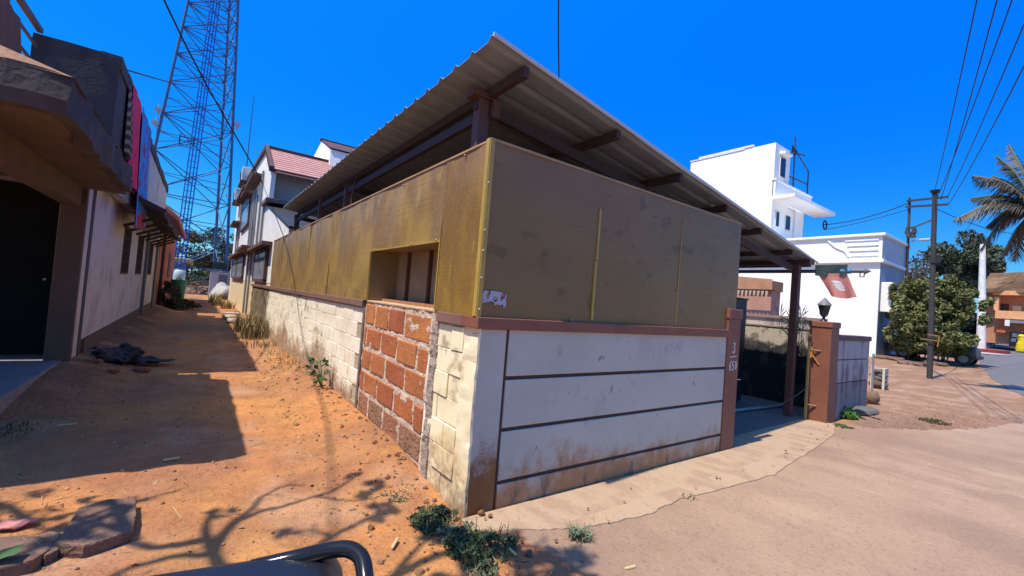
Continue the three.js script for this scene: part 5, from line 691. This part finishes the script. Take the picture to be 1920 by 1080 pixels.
{ // street behind: orange house, person in yellow, parked vehicle
  const t = thing('balcony_house', 'two-storey orange house with balcony and shop at the right edge', 'house', V(58, 0.8, -4));
  const o = mat([0.78, 0.40, 0.19], 0.9, { map: mottle }), X = 56;
  const b = (x0, x1, px0, py0, px1, py1, m, nm, par = t) => { const p = onX(px0, py0, X), q = onX(px1, py1, X); return part(par, nm, box(X + x0, X + x1, Math.min(p.y, q.y), Math.max(p.y, q.y), Math.min(p.z, q.z), Math.max(p.z, q.z), 0.02), m); };
  b(0.9, 6, 1846, 548, 2000, 655, mat([0.50, 0.22, 0.12], 0.9, { map: mottle }), 'wall'); b(-0.05, 0.9, 1866, 582, 2000, 604, o, 'balcony_wall'); b(-0.1, 6, 1862, 545, 2000, 556, o, 'roof_band'); b(0, 0.9, 1864, 556, 1872, 582, o, 'pillar');
  const wn = b(0.85, 0.91, 1870, 568, 1889, 582, M.brownDark, 'window'); void wn; b(0.82, 0.91, 1896, 572, 1913, 592, mat([0.62, 0.50, 0.30], 0.8), 'shutter'); b(-0.6, 0.9, 1886, 600, 2000, 612, mat([0.2, 0.2, 0.23], 0.7), 'awning'); b(-0.65, -0.55, 1886, 600, 1895, 612, mat([0.7, 0.7, 0.7], 0.7), 'awning_end');
  b(0.4, 0.5, 1867, 612, 1884, 624, mat([0.48, 0.12, 0.03], 0.8), 'sign_board'); b(0.3, 0.35, 1892, 622, 1906, 654, mat([0.10, 0.06, 0.05], 0.8), 'shop_door'); b(0.25, 0.3, 1895, 634, 1904, 641, mat([0.6, 0.58, 0.55], 0.8), 'notice'); b(0.25, 0.3, 1897, 624, 1906, 632, mat([0.6, 0.58, 0.55], 0.8), 'notice');
  part(t, 'roof', rough(uvm(new THREE.BoxGeometry(5, 1.7, 7, 8, 5, 14).translate(X + 2.2, 6.5, -2.9)), 0.5, 0.8, 4), mat([0.26, 0.16, 0.09], 0.95, { map: soil }), 'thatched brown roof');
  // parked car behind the bush, tail to the street
  const cB = V(33.6, gh(33.6, -4.35), -4.55), c = thing('parked_car', 'dark grey parked vehicle half hidden behind the roadside bush', 'car', cB), cm = mat([0.07, 0.075, 0.085], 0.35, { metalness: 0.3 });
  const ex = (pts, w, m, nm, par) => { const g = new THREE.ExtrudeGeometry(new THREE.Shape(pts.map((p) => new THREE.Vector2(...p))), { depth: w, bevelEnabled: true, bevelSize: 0.04, bevelThickness: 0.04, bevelSegments: 2 }); g.rotateY(Math.PI / 2 - Math.PI); g.translate(cB.x - 0.8, cB.y, cB.z - 1.6); return part(par ?? c, nm, uvm(g), m); };
  const bd = part(c, 'body', [box(cB.x - 0.8, cB.x + 0.8, cB.y + 0.32, cB.y + 0.95, cB.z - 3.2, cB.z + 0.45, 0.12)], cm); part(c, 'cabin', box(cB.x - 0.72, cB.x + 0.72, cB.y + 0.9, cB.y + 1.65, cB.z - 2.2, cB.z + 0.35, 0.18), cm); void bd; void ex;
  part(c, 'side_window', box(cB.x - 0.735, cB.x + 0.735, cB.y + 1.08, cB.y + 1.5, cB.z - 2.0, cB.z + 0.12, 0.05), M.glassDark); part(c, 'rear_window', box(cB.x - 0.55, cB.x + 0.55, cB.y + 1.08, cB.y + 1.5, cB.z + 0.2, cB.z + 0.37, 0.04), M.glassDark); part(c, 'bumper', box(cB.x - 0.8, cB.x + 0.8, cB.y + 0.35, cB.y + 0.52, cB.z + 0.4, cB.z + 0.55, 0.04), M.steelDark);
  for (const [sx, dz] of [[-1, 0], [1, 0], [-1, -2.4], [1, -2.4]]) { const wx = cB.x + sx * 0.74; const wh = part(c, 'wheel', uvm(new THREE.CylinderGeometry(0.34, 0.34, 0.22, 20).rotateZ(Math.PI / 2).translate(wx, cB.y + 0.32, cB.z + dz)), M.black); part(wh, 'rim', uvm(new THREE.CylinderGeometry(0.19, 0.19, 0.24, 14).rotateZ(Math.PI / 2).translate(wx, cB.y + 0.32, cB.z + dz)), M.greyMetal); }
  // person in yellow walking at the right edge
  const s = onY(1917, 668, gh(44, -3.4) + 0.01); const q = V(55, gh(55, -4.5), 0); q.z = onX(1915, 660, 55).z; void s;
  const pr = thing('person', 'person in a bright yellow wrap walking on the street at right edge', 'person', q); const sk = mat([0.16, 0.075, 0.045], 0.7);
  const lat = (l, sx = 1, sz = 1) => uvm(new THREE.LatheGeometry(l.map((v) => new THREE.Vector2(...v)), 18).scale(sx, 1, sz).translate(q.x, q.y, q.z));
  const bdy = part(pr, 'body', [lat([[0.02, 0.9], [0.15, 0.92], [0.16, 1.15], [0.19, 1.32], [0.16, 1.4], [0.055, 1.43], [0.05, 1.5], [0.085, 1.55], [0.095, 1.62], [0.085, 1.7], [0.05, 1.74], [0, 1.75]], 0.8, 1), rod(V(q.x, q.y + 1.34, q.z + 0.19), V(q.x - 0.12, q.y + 1.05, q.z + 0.28), 0.05, 0.04), rod(V(q.x, q.y + 1.34, q.z - 0.19), V(q.x - 0.15, q.y + 1.05, q.z - 0.25), 0.05, 0.04), rod(V(q.x, q.y + 0.02, q.z + 0.1), V(q.x, q.y + 0.95, q.z + 0.08), 0.05, 0.08), rod(V(q.x - 0.05, q.y + 0.02, q.z - 0.1), V(q.x, q.y + 0.95, q.z - 0.08), 0.05, 0.08)], sk);
  part(bdy, 'yellow_wrap', rough(lat([[0.30, 0.10], [0.31, 0.3], [0.27, 0.7], [0.2, 0.95], [0.2, 1.2], [0.23, 1.36], [0.15, 1.46], [0.06, 1.5]], 0.85, 1.05), 0.03, 4, 6), mat([0.68, 0.50, 0.01], 0.8)); part(bdy, 'hair', lat([[0.0, 1.78], [0.07, 1.76], [0.11, 1.68], [0.11, 1.6], [0.1, 1.57]], 0.95, 1.02), M.black);
}
/* ================= cables crossing at the left ================= */
const cable = (label, pts, r = 0.018) => solo('cable', tube(pts, r, 5, 30), M.wire, label, 'cable', pts[0].clone());
cable('black cable from the old house parapet corner to the tower', sag(V(-1.25, 4.75, -9.2), onZ(420, 160, -44), 0.3), 0.014);
cable('black cable from the top edge passing before the tower to the white house', [onX(490, 338, 1.72), V(0.76, 4.1, -11.13), V(-0.55, 5.4, -8.82), V(-1.95, 7.2, -5.2), V(-2.88, 8.4, -3.4), V(-3.8, 9.3, -1.2)], 0.014);
cable('black cable coming down behind the tin roof from overhead', [onZ(1048, -60, -5), onZ(1047, 60, -5.2), onZ(1048, 150, -5.4), onZ(1048, 190, -5.5)], 0.012);

/* ================= shade tree out of frame: its branches throw the shadows on the dirt ================= */
{
  const t = thing('bare_tree', 'half-bare tree left of the viewer casting branch shadows on the dirt', 'tree', V(-2.0, 0, -1.0));
  const up = (px, py, h) => { const g = onY(px, py, 0); return V(g.x - 0.458 * h, h, g.z + 0.08 * h); };
  const taper = (pts, r0, r1, seg) => { const cv = new THREE.CatmullRomCurve3(pts), g = new THREE.TubeGeometry(cv, seg, 1, 6), p = g.attributes.position, n = g.attributes.normal; for (let i = 0; i < p.count; i++) { const k = Math.floor(i / 7) / seg, c = cv.getPointAt(Math.min(1, k)), r = lerp(r0, r1, k); p.setXYZ(i, c.x + n.getX(i) * r, c.y + n.getY(i) * r, c.z + n.getZ(i) * r); } return uvm(g); };
  const B = (l, r, h0 = 3.5, h1 = 4.2) => { const pts = l.map(([x, y], i) => up(x, y, lerp(h0, h1, i / (l.length - 1)))), cv = new THREE.CatmullRomCurve3(pts), b = part(t, 'branch', taper(pts, r * 1.3, r * 0.5, l.length * 5), M.bark);
    for (let i = 0; i < 5; i++) { const q = cv.getPoint(rr(0.35, 1)), e = q.clone().add(V(rr(-1, 1), rr(-0.4, 0.8), rr(-1, 1)).multiplyScalar(rr(0.08, 0.2))); part(b, 'twig', taper([q, q.clone().lerp(e, 0.5).add(V(0, 0.03, 0)), e], 0.009, 0.004, 6), M.bark); } };
  const J = up(420, 1040, 3.4);
  part(t, 'trunk', [tube([V(-2.0, -0.2, -1.0), V(-1.95, 1.4, -1.3), V(-1.75, 2.5, -2.0), J], 0.085, 9)], M.bark);
  B([[420, 1040], [400, 1000], [385, 960], [392, 935], [410, 922]], 0.034); B([[440, 1030], [400, 1000], [436, 949], [477, 930], [530, 919], [575, 904], [605, 896], [657, 872]], 0.026); B([[395, 985], [436, 945], [470, 922], [489, 900], [522, 885], [556, 883]], 0.022);
  B([[410, 1045], [492, 1020], [549, 997], [590, 975], [642, 949], [691, 930], [717, 922]], 0.026); B([[590, 975], [594, 964], [560, 956], [530, 962]], 0.015, 4.0, 4.2); B([[575, 904], [640, 912], [680, 908]], 0.014, 4, 4.2);
  B([[400, 1030], [310, 1048], [223, 1085]], 0.028, 3.4, 3.8); B([[382, 1000], [330, 1000], [259, 1016], [180, 1045]], 0.024, 3.5, 4); B([[382, 975], [300, 985], [200, 960], [110, 950], [20, 935]], 0.03, 3.6, 4.2); B([[260, 975], [215, 917], [151, 925], [48, 945]], 0.03, 3.7, 4.2); B([[190, 960], [107, 1000], [0, 1032]], 0.026, 3.7, 4.2); B([[215, 930], [270, 905], [338, 891]], 0.016, 3.9, 4.2); B([[80, 940], [40, 912], [-20, 900]], 0.03, 4, 4.4);
  // right-hand limb above the weeds
  B([[560, 1100], [700, 1040], [800, 1000], [880, 995], [960, 1005], [1030, 1050]], 0.035, 3.8, 4.4); B([[880, 995], [925, 985], [985, 990]], 0.015, 4.2, 4.4); B([[700, 1040], [760, 980], [800, 940], [812, 925]], 0.02, 4, 4.3); B([[820, 1000], [830, 1050], [815, 1090]], 0.02, 4, 4.3);
  const lv = (px, py, r, n, h = 4.15) => part(t, 'leaf_cluster', leaves([0, 1, 2, 3, 4].flatMap(() => { const q = up(px, py, h).add(V(rr(-1, 1) * r, rr(-1, 1) * r, rr(-1, 1) * r)), k = r * rr(0.35, 0.75); return blob(q, V(k, k * 0.7, k), Math.round(n * 0.36), 0.1); }), 0.045, [0.05, 0.07, 0.02]), treeLeaf);
  for (const a of [[676, 896, 0.10, 60], [700, 925, 0.09, 55], [650, 875, 0.05, 16], [410, 928, 0.07, 26], [520, 958, 0.05, 14], [191, 965, 0.17, 70], [230, 930, 0.15, 45], [100, 945, 0.12, 45], [20, 910, 0.16, 70], [60, 935, 0.12, 40], [255, 905, 0.05, 16], [179, 905, 0.05, 14], [130, 985, 0.1, 34],
    [800, 935, 0.05, 20], [775, 975, 0.12, 80], [920, 988, 0.14, 80], [975, 1000, 0.12, 70], [1010, 1035, 0.16, 110], [960, 1030, 0.12, 60], [1040, 1065, 0.12, 70], [985, 1075, 0.12, 60], [820, 1040, 0.1, 60], [880, 1010, 0.1, 50], [830, 985, 0.1, 50]]) lv(...a);
}
/* ================= foreground and small things on the ground ================= */
{ // motorbike seat and grab rail at the bottom edge
  const P = (px, py, d = 1.15) => EYE.clone().addScaledVector(ray(px, py).normalize(), d);
  const t = thing('motorcycle', 'black motorcycle tail with padded seat and tubular grab rail at the bottom edge', 'motorcycle', V(0.15, 0, -0.95));
  const blk = mat([0.010, 0.012, 0.02], 0.38), ch = mat([0.015, 0.014, 0.016], 0.16, { metalness: 0.2 });
  // seat: rounded pad
  const a = P(350, 1082), b = P(640, 1036), len = b.clone().sub(a), L = len.length() + 0.32, ax = len.clone().normalize(), up = camAxes.up.clone().sub(ax.clone().multiplyScalar(camAxes.up.dot(ax))).normalize(), nz = ax.clone().cross(up);
  const sg = new RoundedBoxGeometry(L, 0.13, 0.28, 6, 0.062); sg.applyMatrix4(new THREE.Matrix4().makeBasis(ax, up, nz).setPosition(b.clone().addScaledVector(ax, -L / 2 + 0.012).addScaledVector(up, -0.076).addScaledVector(nz, 0.05)));
  part(t, 'seat', uvm(sg), blk);
  const rl = [P(470, 1066, 1.2), P(555, 1046, 1.18), P(620, 1031, 1.14), P(655, 1030, 1.12), P(676, 1044, 1.1), P(684, 1075, 1.08), P(683, 1130, 1.06), P(640, 1240, 1.04)];
  part(t, 'grab_rail', tube(rl, 0.0165, 14, 80), ch);
  const c = a.clone().lerp(b, 0.6); part(t, 'rear_frame', [rod(c.clone().add(V(0, -0.08, 0)), V(c.x + 0.1, 0.42, c.z + 0.25), 0.03), rod(c.clone().add(V(-0.1, -0.08, 0.05)), V(c.x - 0.1, 0.45, c.z + 0.35), 0.03)], blk);
  const w = part(t, 'wheel', uvm(new THREE.TorusGeometry(0.26, 0.06, 10, 28).rotateY(0.35).translate(c.x, 0.32, c.z + 0.3)), M.black); part(w, 'rim', uvm(new THREE.TorusGeometry(0.2, 0.02, 8, 24).rotateY(0.35).translate(c.x, 0.32, c.z + 0.3)), M.greyMetal); part(w, 'spokes', Array.from({ length: 12 }, (_, i) => { const q = i * Math.PI / 6; return rod(V(c.x, 0.32, c.z + 0.3), V(c.x + Math.cos(q) * 0.2 * 0.94, 0.32 + Math.sin(q) * 0.2, c.z + 0.3 - Math.cos(q) * 0.2 * 0.34), 0.004, 0.004, 4); }), M.greyMetal);
}
function rock(name, label, cat, c, s, m, sd, group, ry = 0) { const g = new THREE.IcosahedronGeometry(1, 4); const p = g.attributes.position; for (let i = 0; i < p.count; i++) { const v = V(p.getX(i), p.getY(i), p.getZ(i)); const k = 0.72 + 0.5 * fbm(v.x * 1.3 + sd, v.y * 1.3 + v.z * 1.1, 1e6, 3, sd); v.multiplyScalar(k); v.y = clamp(v.y, -0.6, 0.62); p.setXYZ(i, v.x, v.y, v.z); } g.scale(s.x, s.y, s.z).rotateY(ry).translate(c.x, c.y, c.z); g.computeVertexNormals(); return solo(name, uvm(g), m, label, cat, c, group); }
{
  const slab = (name, label, pts, y0, y1, m) => { y1 *= 0.75; const s = new THREE.Shape(pts.map(([px, py]) => { const g = onY(px, py, y1); return new THREE.Vector2(g.x, -g.z); })); let g = new THREE.ExtrudeGeometry(s, { depth: y1 - y0, bevelEnabled: true, bevelSize: 0.012, bevelThickness: 0.012, bevelSegments: 2, curveSegments: 2 }); g.rotateX(-Math.PI / 2).translate(0, y0, 0); return solo(name, rough(uvm(g), 0.008, 6, 5), m, label, 'stone', onY(pts[0][0], pts[0][1], 0)); };
  slab('stone_slab', 'weathered flat stone slab leaning in the dirt at bottom left', [[112, 1018], [150, 952], [200, 940], [249, 936], [250, 968], [246, 994], [205, 1010], [160, 1024]], -0.05, 0.085, M.stone);
  slab('stone_slab', 'second low stone slab cut by the bottom left frame corner', [[-60, 1050], [-30, 1016], [40, 1008], [72, 1012], [92, 1030], [60, 1052], [0, 1066]], -0.05, 0.075, M.stone);
  slab('stone_slab', 'small brown stone wedged between the two bottom left slabs', [[78, 1005], [92, 1000], [112, 1006], [106, 1032], [88, 1042], [76, 1030]], -0.04, 0.06, M.stone);
  const pg = onY(28, 990); solo('pink_rag', rough(uvm(new THREE.IcosahedronGeometry(0.07, 3).scale(1.3, 0.25, 0.8).translate(pg.x, 0.03, pg.z)), 0.02, 22, 7), mat([0.46, 0.19, 0.17], 0.9), 'crumpled pink rag in the dirt at left edge', 'rag', pg);
  const gl = onY(12, 1068); { const w = thing('green_leaf', 'broad fresh green leaf at the very bottom left corner', 'leaf', gl); part(w, 'blade', quad(gl.clone().add(V(-0.08, 0.1, 0)), gl.clone().add(V(0.06, 0.13, 0.02)), gl.clone().add(V(0.05, 0.12, 0.1)), gl.clone().add(V(-0.07, 0.09, 0.09))), mat([0.04, 0.10, 0.03], 0.7)); part(w, 'stalk', rod(gl.clone(), gl.clone().add(V(0, 0.1, 0.03)), 0.006), mat([0.06, 0.12, 0.05], 0.7)); }
  // weeds
  const weed = (label, px, py, r, n, h, size, tint, dry = 0.1) => { const c = onY(px, py), b = thing('weed', label, 'weed', c); part(b, 'stems', blades(c, Math.round(n * 0.8), size ? h * 0.55 : h, r, 0.005, tint, dry, 0.9), grassMat()).userData.kind = 'stuff'; if (size) part(b, 'leaves', leaves(crown(V(c.x, h * 0.33, c.z), V(r * 1.1, h * 0.42, r * 1.1), 30, Math.round(n / 4), 0.26), size, tint, 0.4), treeLeaf); };
  const dk = [0.05, 0.075, 0.03];
  weed('dense dark green weed clump at the foot of the wall corner', 812, 982, 0.15, 150, 0.17, 0.018, dk); weed('largest dark green weed clump in front of the wall corner', 900, 1040, 0.2, 210, 0.18, 0.018, dk); weed('grey green weeds between the two dark clumps', 862, 1012, 0.13, 130, 0.10, 0.014, [0.14, 0.15, 0.10], 0.5); weed('weed tuft at the bottom edge below the largest clump', 900, 1078, 0.1, 80, 0.08, 0.014, [0.11, 0.13, 0.07], 0.4);
  weed('small spiky green tuft alone on the concrete before the wall', 1087, 1012, 0.075, 170, 0.09, 0, [0.10, 0.14, 0.08], 0.1); weed('tiny green tuft at the crack in the lane', 1292, 936, 0.06, 50, 0.05, 0, [0.12, 0.16, 0.06], 0.3); weed('low pale green creeper on the dirt left of the wall corner', 750, 930, 0.13, 70, 0.05, 0.015, [0.13, 0.14, 0.06], 0.4);
  weed('bright green leafy weed at the foot of the short grey wall', 1586, 786, 0.16, 110, 0.3, 0.03, [0.10, 0.22, 0.035], 0); weed('flat green weed on the concrete edge by the right pillar', 1580, 802, 0.12, 70, 0.06, 0.02, [0.08, 0.14, 0.04], 0.1); weed('tall grey dry weeds beside the end of the short wall', 1606, 768, 0.14, 70, 0.5, 0.012, [0.14, 0.15, 0.08], 0.6);
  weed('low dark weed in the rubble strip right of the wall', 1748, 792, 0.2, 70, 0.08, 0.02, [0.06, 0.07, 0.03], 0.3); weed('dark grass patch in the shade at left', 18, 815, 0.2, 120, 0.06, 0, [0.05, 0.07, 0.03], 0.2);
  { const c = V(1.55, gh(1.55, -6.6), -6.62), b = thing('leafy_weed', 'broad-leaved green weed growing at the foot of the cream wall', 'weed', c); part(b, 'stems', Array.from({ length: 9 }, () => rod(c.clone(), c.clone().add(V(rr(-0.2, 0.06), rr(0.18, 0.42), rr(-0.2, 0.2))), 0.006, 0.004, 5)), mat([0.12, 0.14, 0.05], 0.8)); for (let i = 0; i < 26; i++) { const q = c.clone().add(V(rr(-0.22, 0.06), rr(0.1, 0.45), rr(-0.22, 0.22))); part(b, 'leaf', leaves([q, q.clone().add(V(rr(-0.04, 0.04), rr(-0.03, 0.03), rr(-0.04, 0.04)))], 0.04, [0.05, 0.095, 0.03], 0.75), treeLeaf); } }
  for (const [z, l] of [[-13.8, 'tall dry grass against the dark mossy end of the alley wall'], [-15.6, 'dry grass tuft at the far end of the mossy wall'], [-12.0, 'short dry grass at the middle of the alley wall foot']]) { const c = V(1.35, 0, z), b = thing('dry_grass', l, 'grass', c); part(b, 'blades', blades(c, z < -13 ? 260 : 80, z < -13 ? 0.6 : 0.22, 0.42, 0.007, [0.10, 0.085, 0.035], 0.45, 0.35), grassMat()).userData.kind = 'stuff'; }
  { const c = V(1.42, 0, -9.6), b = thing('dry_grass', 'scattered dry grass and straw along the cream wall foot', 'grass', c); part(b, 'blades', merge([-8.2, -8.9, -9.6, -10.3, -10.9].map((z) => blades(V(1.42, 0, z), 34, 0.11, 0.28, 0.006, [0.2, 0.17, 0.07], 0.8, 1.1))), grassMat()).userData.kind = 'stuff'; }
  // black plastic heap by the old house, rubble beside it
  const hc = V(-0.95, gh(-0.95, -9.8) + 0.05, -9.9); { const b = thing('black_plastic', 'crumpled black plastic sheet heap at the old house foot', 'plastic sheet', hc); part(b, 'sheet', rough(rough(uvm(new THREE.IcosahedronGeometry(1, 6).scale(0.34, 0.09, 0.75).translate(hc.x - 0.1, hc.y - 0.02, hc.z)), 0.11, 5, 3), 0.045, 15, 9), mat([0.012, 0.012, 0.013], 0.7)); part(b, 'sheet_fold', rough(uvm(new THREE.IcosahedronGeometry(1, 4).scale(0.42, 0.02, 0.22).translate(hc.x + 0.3, hc.y - 0.045, hc.z + 0.3)), 0.045, 11, 4), mat([0.014, 0.014, 0.015], 0.7)); }
  [['broken red brick lying before the black plastic heap', -0.62, -9.0, 0.12], ['brick shard nearest the old house corner', -1.15, -8.9, 0.09], ['flat broken brick on the shaded dirt', -0.9, -8.55, 0.08]].forEach(([l, x, z, s], i) => rock('brick_piece', l, 'brick piece', V(x, gh(x, z) + 0.03, z), V(s, s * 0.5, s * 0.7), mat([0.25, 0.085, 0.045], 0.95, { map: soil }), 12 + i));
  for (let i = 0; i < 6; i++) { const z = -18.5 - i * 0.9, x = 1.25 + rr(-0.15, 0.15); rock('rubble_stone', ['pale rubble stone at the end of the mossy wall', 'dark hollow rubble piece beside the mossy wall end', 'second pale rubble stone along the wall foot', 'brown rubble stone before the white house foot', 'grey rubble stone near the weeds', 'flat rubble stone furthest up the alley side'][i], 'stone', V(x, 0.08, z), V(0.28, 0.14, 0.3), i % 2 ? M.stone : mat([0.45, 0.38, 0.28], 0.95, { map: mottle }), 20 + i); }
  // by the short wall at right
  { const c = onY(1622, 784); rock('flat_stone', 'dark flat stone slab by the short grey wall', 'stone', V(c.x + 0.05, 0.11, c.z - 0.02), V(0.36, 0.11, 0.19), M.stoneGrey, 31); }
  { const c = onY(1636, 756); rock('tree_stump', 'brown log end lying past the short grey wall', 'log', V(c.x - 0.1, 0.13, c.z), V(0.2, 0.19, 0.14), mat([0.24, 0.14, 0.08], 0.95, { map: soil, bumpMap: bumpWide, bumpScale: 0.03 }), 32); }
  { const x0 = 15.3, x1 = 15.62, a = onX(1633, 722, x0), z0 = a.z, z1 = onX(1656, 728, x0).z, b = thing('stone_crate', 'white-framed open box holding dark stones beyond the short wall', 'crate', V(x0 + 0.16, 0, (z0 + z1) / 2)), m = mat([0.62, 0.56, 0.45], 0.85), H = 0.56;
    for (const [p, q, w] of [[V(x0, 0, z0), V(x0, H, z0), 0.03], [V(x0, 0, z1), V(x0, H + 0.02, z1), 0.05], [V(x1, 0, z0), V(x1, H, z0), 0.03], [V(x1, 0, z1), V(x1, H, z1), 0.04]]) part(b, 'upright', bar(p, q, w), m);
    for (const [p, q] of [[V(x0, H, z0), V(x0, H + 0.01, z1)], [V(x0, H, z0), V(x1, H, z0)], [V(x0, H, z1), V(x1, H, z1)]]) part(b, 'top_rail', bar(p, q, 0.035), m);
    part(b, 'crate_back', box(x1 - 0.03, x1, 0.02, H - 0.02, z0 + 0.02, z1 - 0.025), mat([0.07, 0.05, 0.045], 0.9)); part(b, 'crate_side', box(x0 + 0.02, x1 - 0.031, 0.02, H - 0.02, z1 - 0.02, z1 - 0.005), m);
    [[0.3, 0.12, 0.17], [0.72, 0.14, 0.16], [0.5, 0.3, 0.14], [0.2, 0.34, 0.11], [0.78, 0.38, 0.12], [0.45, 0.46, 0.1]].forEach(([t, dy, r], i) => part(b, 'stone', rough(uvm(new THREE.IcosahedronGeometry(r, 2).scale(0.8, 0.7, 1.1).translate(x0 + 0.14, dy, lerp(z0, z1, t))), 0.03, 5, i), i % 3 ? M.stoneGrey : M.stone)); }
  solo('thin_post', rod(V(14.1, 0, -3.55), V(14.1, 1.0, -3.56), 0.025), M.pipe, 'thin grey pipe post just past the end of the short wall', 'post', V(14.1, 0, -3.55));
  ['reddish earth clod row below the bush, leftmost', 'earth clod in front of the white building corner', 'broken slab among the clods below the bush', 'earth clod just left of the near utility pole', 'long clod right of the near utility pole', 'flat clod before the parked vehicle', 'rightmost clod by the street edge'].forEach((l, i) => { const px = 1655 + i * 22 + rr(-4, 4), c = onY(px, 676 + i * 2.2 + rr(-2, 3)); rock('earth_clod', l, 'clod', V(c.x, gh(c.x, c.z) + 0.03, c.z), V(0.7, 0.2, 0.35), M.stone, 40 + i); });
  const bk = onY(1272, 712); void bk;
  // dry leaves, straw, pebbles: nobody could count them
  const stuff = (name, geo, m, n, place, sc) => { const o = new THREE.InstancedMesh(geo, m, n), mt = new THREE.Matrix4(), q = new THREE.Quaternion(), e = new THREE.Euler(), c = new THREE.Color(); for (let i = 0; i < n; i++) { const [x, z] = place(i), s = sc * (0.35 + 1.5 * rnd() ** 3); e.set(rr(-0.35, 0.35), rr(0, 6.28), rr(-0.35, 0.35)); o.setMatrixAt(i, mt.compose(V(x, (x > 1.72 && x < 8.6 && z < -2.1 && z > -2.69 ? 0.036 : gh(x, z)) + 0.004, z), q.setFromEuler(e), V(s, s * rr(0.6, 1.2), s))); const f = rr(0.55, 1.35); o.setColorAt(i, c.setRGB(f, f * rr(0.9, 1.05), f * rr(0.85, 1.05))); } o.name = name; o.userData.kind = 'stuff'; shade(o); scene.add(o); return o; };
  const lf = new THREE.BufferGeometry(); lf.setAttribute('position', new THREE.Float32BufferAttribute([-1, 0.1, 0, 0, 0, 0.35, 0, -0.05, -0.35, 1, 0.15, 0, 0, -0.05, -0.35, 0, 0, 0.35], 3)); lf.computeVertexNormals();
  tag(stuff('leaf_litter', lf, mat([0.30, 0.20, 0.11], 0.95), 2300, (i) => i < 650 ? [rr(0.85, 1.64) + 0.0, rr(-12, -2.9)] : i < 1150 ? [-1.35 + Math.abs(rr(-0.6, 0.6) + rr(-0.5, 0.5)), rr(-16, -6)] : i < 1600 ? (() => { const x = rr(9, 14); return [x, -2.05 + 0.16 * (x - 10) + rr(-0.35, 0.35)]; })() : i < 1950 ? [rr(-1.2, 1.5), rr(-8, -2)] : [rr(2, 11), rr(-2.3, -0.3)], 0.022), 'dry leaf litter scattered on the dirt', 'leaf litter');
  tag(stuff('straw', rod(V(-1, 0, 0), V(1, 0.02, 0), 0.03, 0.02, 5), mat([0.46, 0.34, 0.18], 0.9), 150, (i) => i < 90 ? [rr(0.9, 1.62), rr(-11, -3)] : i < 135 ? [rr(-1, 0.4), rr(-4.6, -2.8)] : [rr(-1, 1), rr(-9, -4)], 0.07), 'pale straw stalks strewn on the dirt', 'straw');
  tag(stuff('dirt_clods', rough(new THREE.IcosahedronGeometry(1, 2), 0.3, 1.5, 3), mat([0.33, 0.16, 0.075], 1, { map: soil }), 420, (i) => i < 300 ? [1.63 - 0.75 * rnd() ** 2, rr(-10, -2.9)] : [rr(1.0, 1.9), rr(-2.9, -1.8)], 0.015), 'small dirt clods along the foot of the wall', 'dirt clods');
  tag(stuff('pebbles', new THREE.IcosahedronGeometry(1, 1), mat([0.36, 0.19, 0.11], 0.95), 1900, (i) => i < 800 ? [rr(-1.3, 1.6), rr(-10, -1.8)] : i < 1400 ? [rr(8.6, 15), rr(-2.6, -1.1)] : i < 1500 ? [rr(1.2, 2.6), rr(-2.2, -1.6)] : [rr(1.8, 14), rr(-2.6, 0.2)], 0.0085), 'small pebbles and dirt crumbs on the ground', 'pebbles');
  for (const [px, py, a, L] of [[740, 1025, 0.9, 0.1], [1182, 1070, -0.2, 0.07], [960, 1048, 1.6, 0.06], [322, 864, 0.1, 0.1], [124, 803, 0.1, 0.12]]) { const g = onY(px, py); solo('dry_husk', rough(uvm(new THREE.CapsuleGeometry(0.009, L, 4, 8).rotateZ(Math.PI / 2).rotateY(a).translate(g.x, 0.02 + gh(g.x, g.z), g.z)), 0.003, 30, 3), M.straw, { 740: 'pale stick lying on the dirt left of the largest weed clump', 1182: 'pale husk on the lane at the bottom edge', 960: 'yellow dry leaf curled beside the largest weed clump', 322: 'pale dry husk on the sunlit dirt just outside the house shadow', 124: 'pale strip of litter in the house shadow' }[px], 'dry husk', g); }
}
renderer.render(scene, camera);
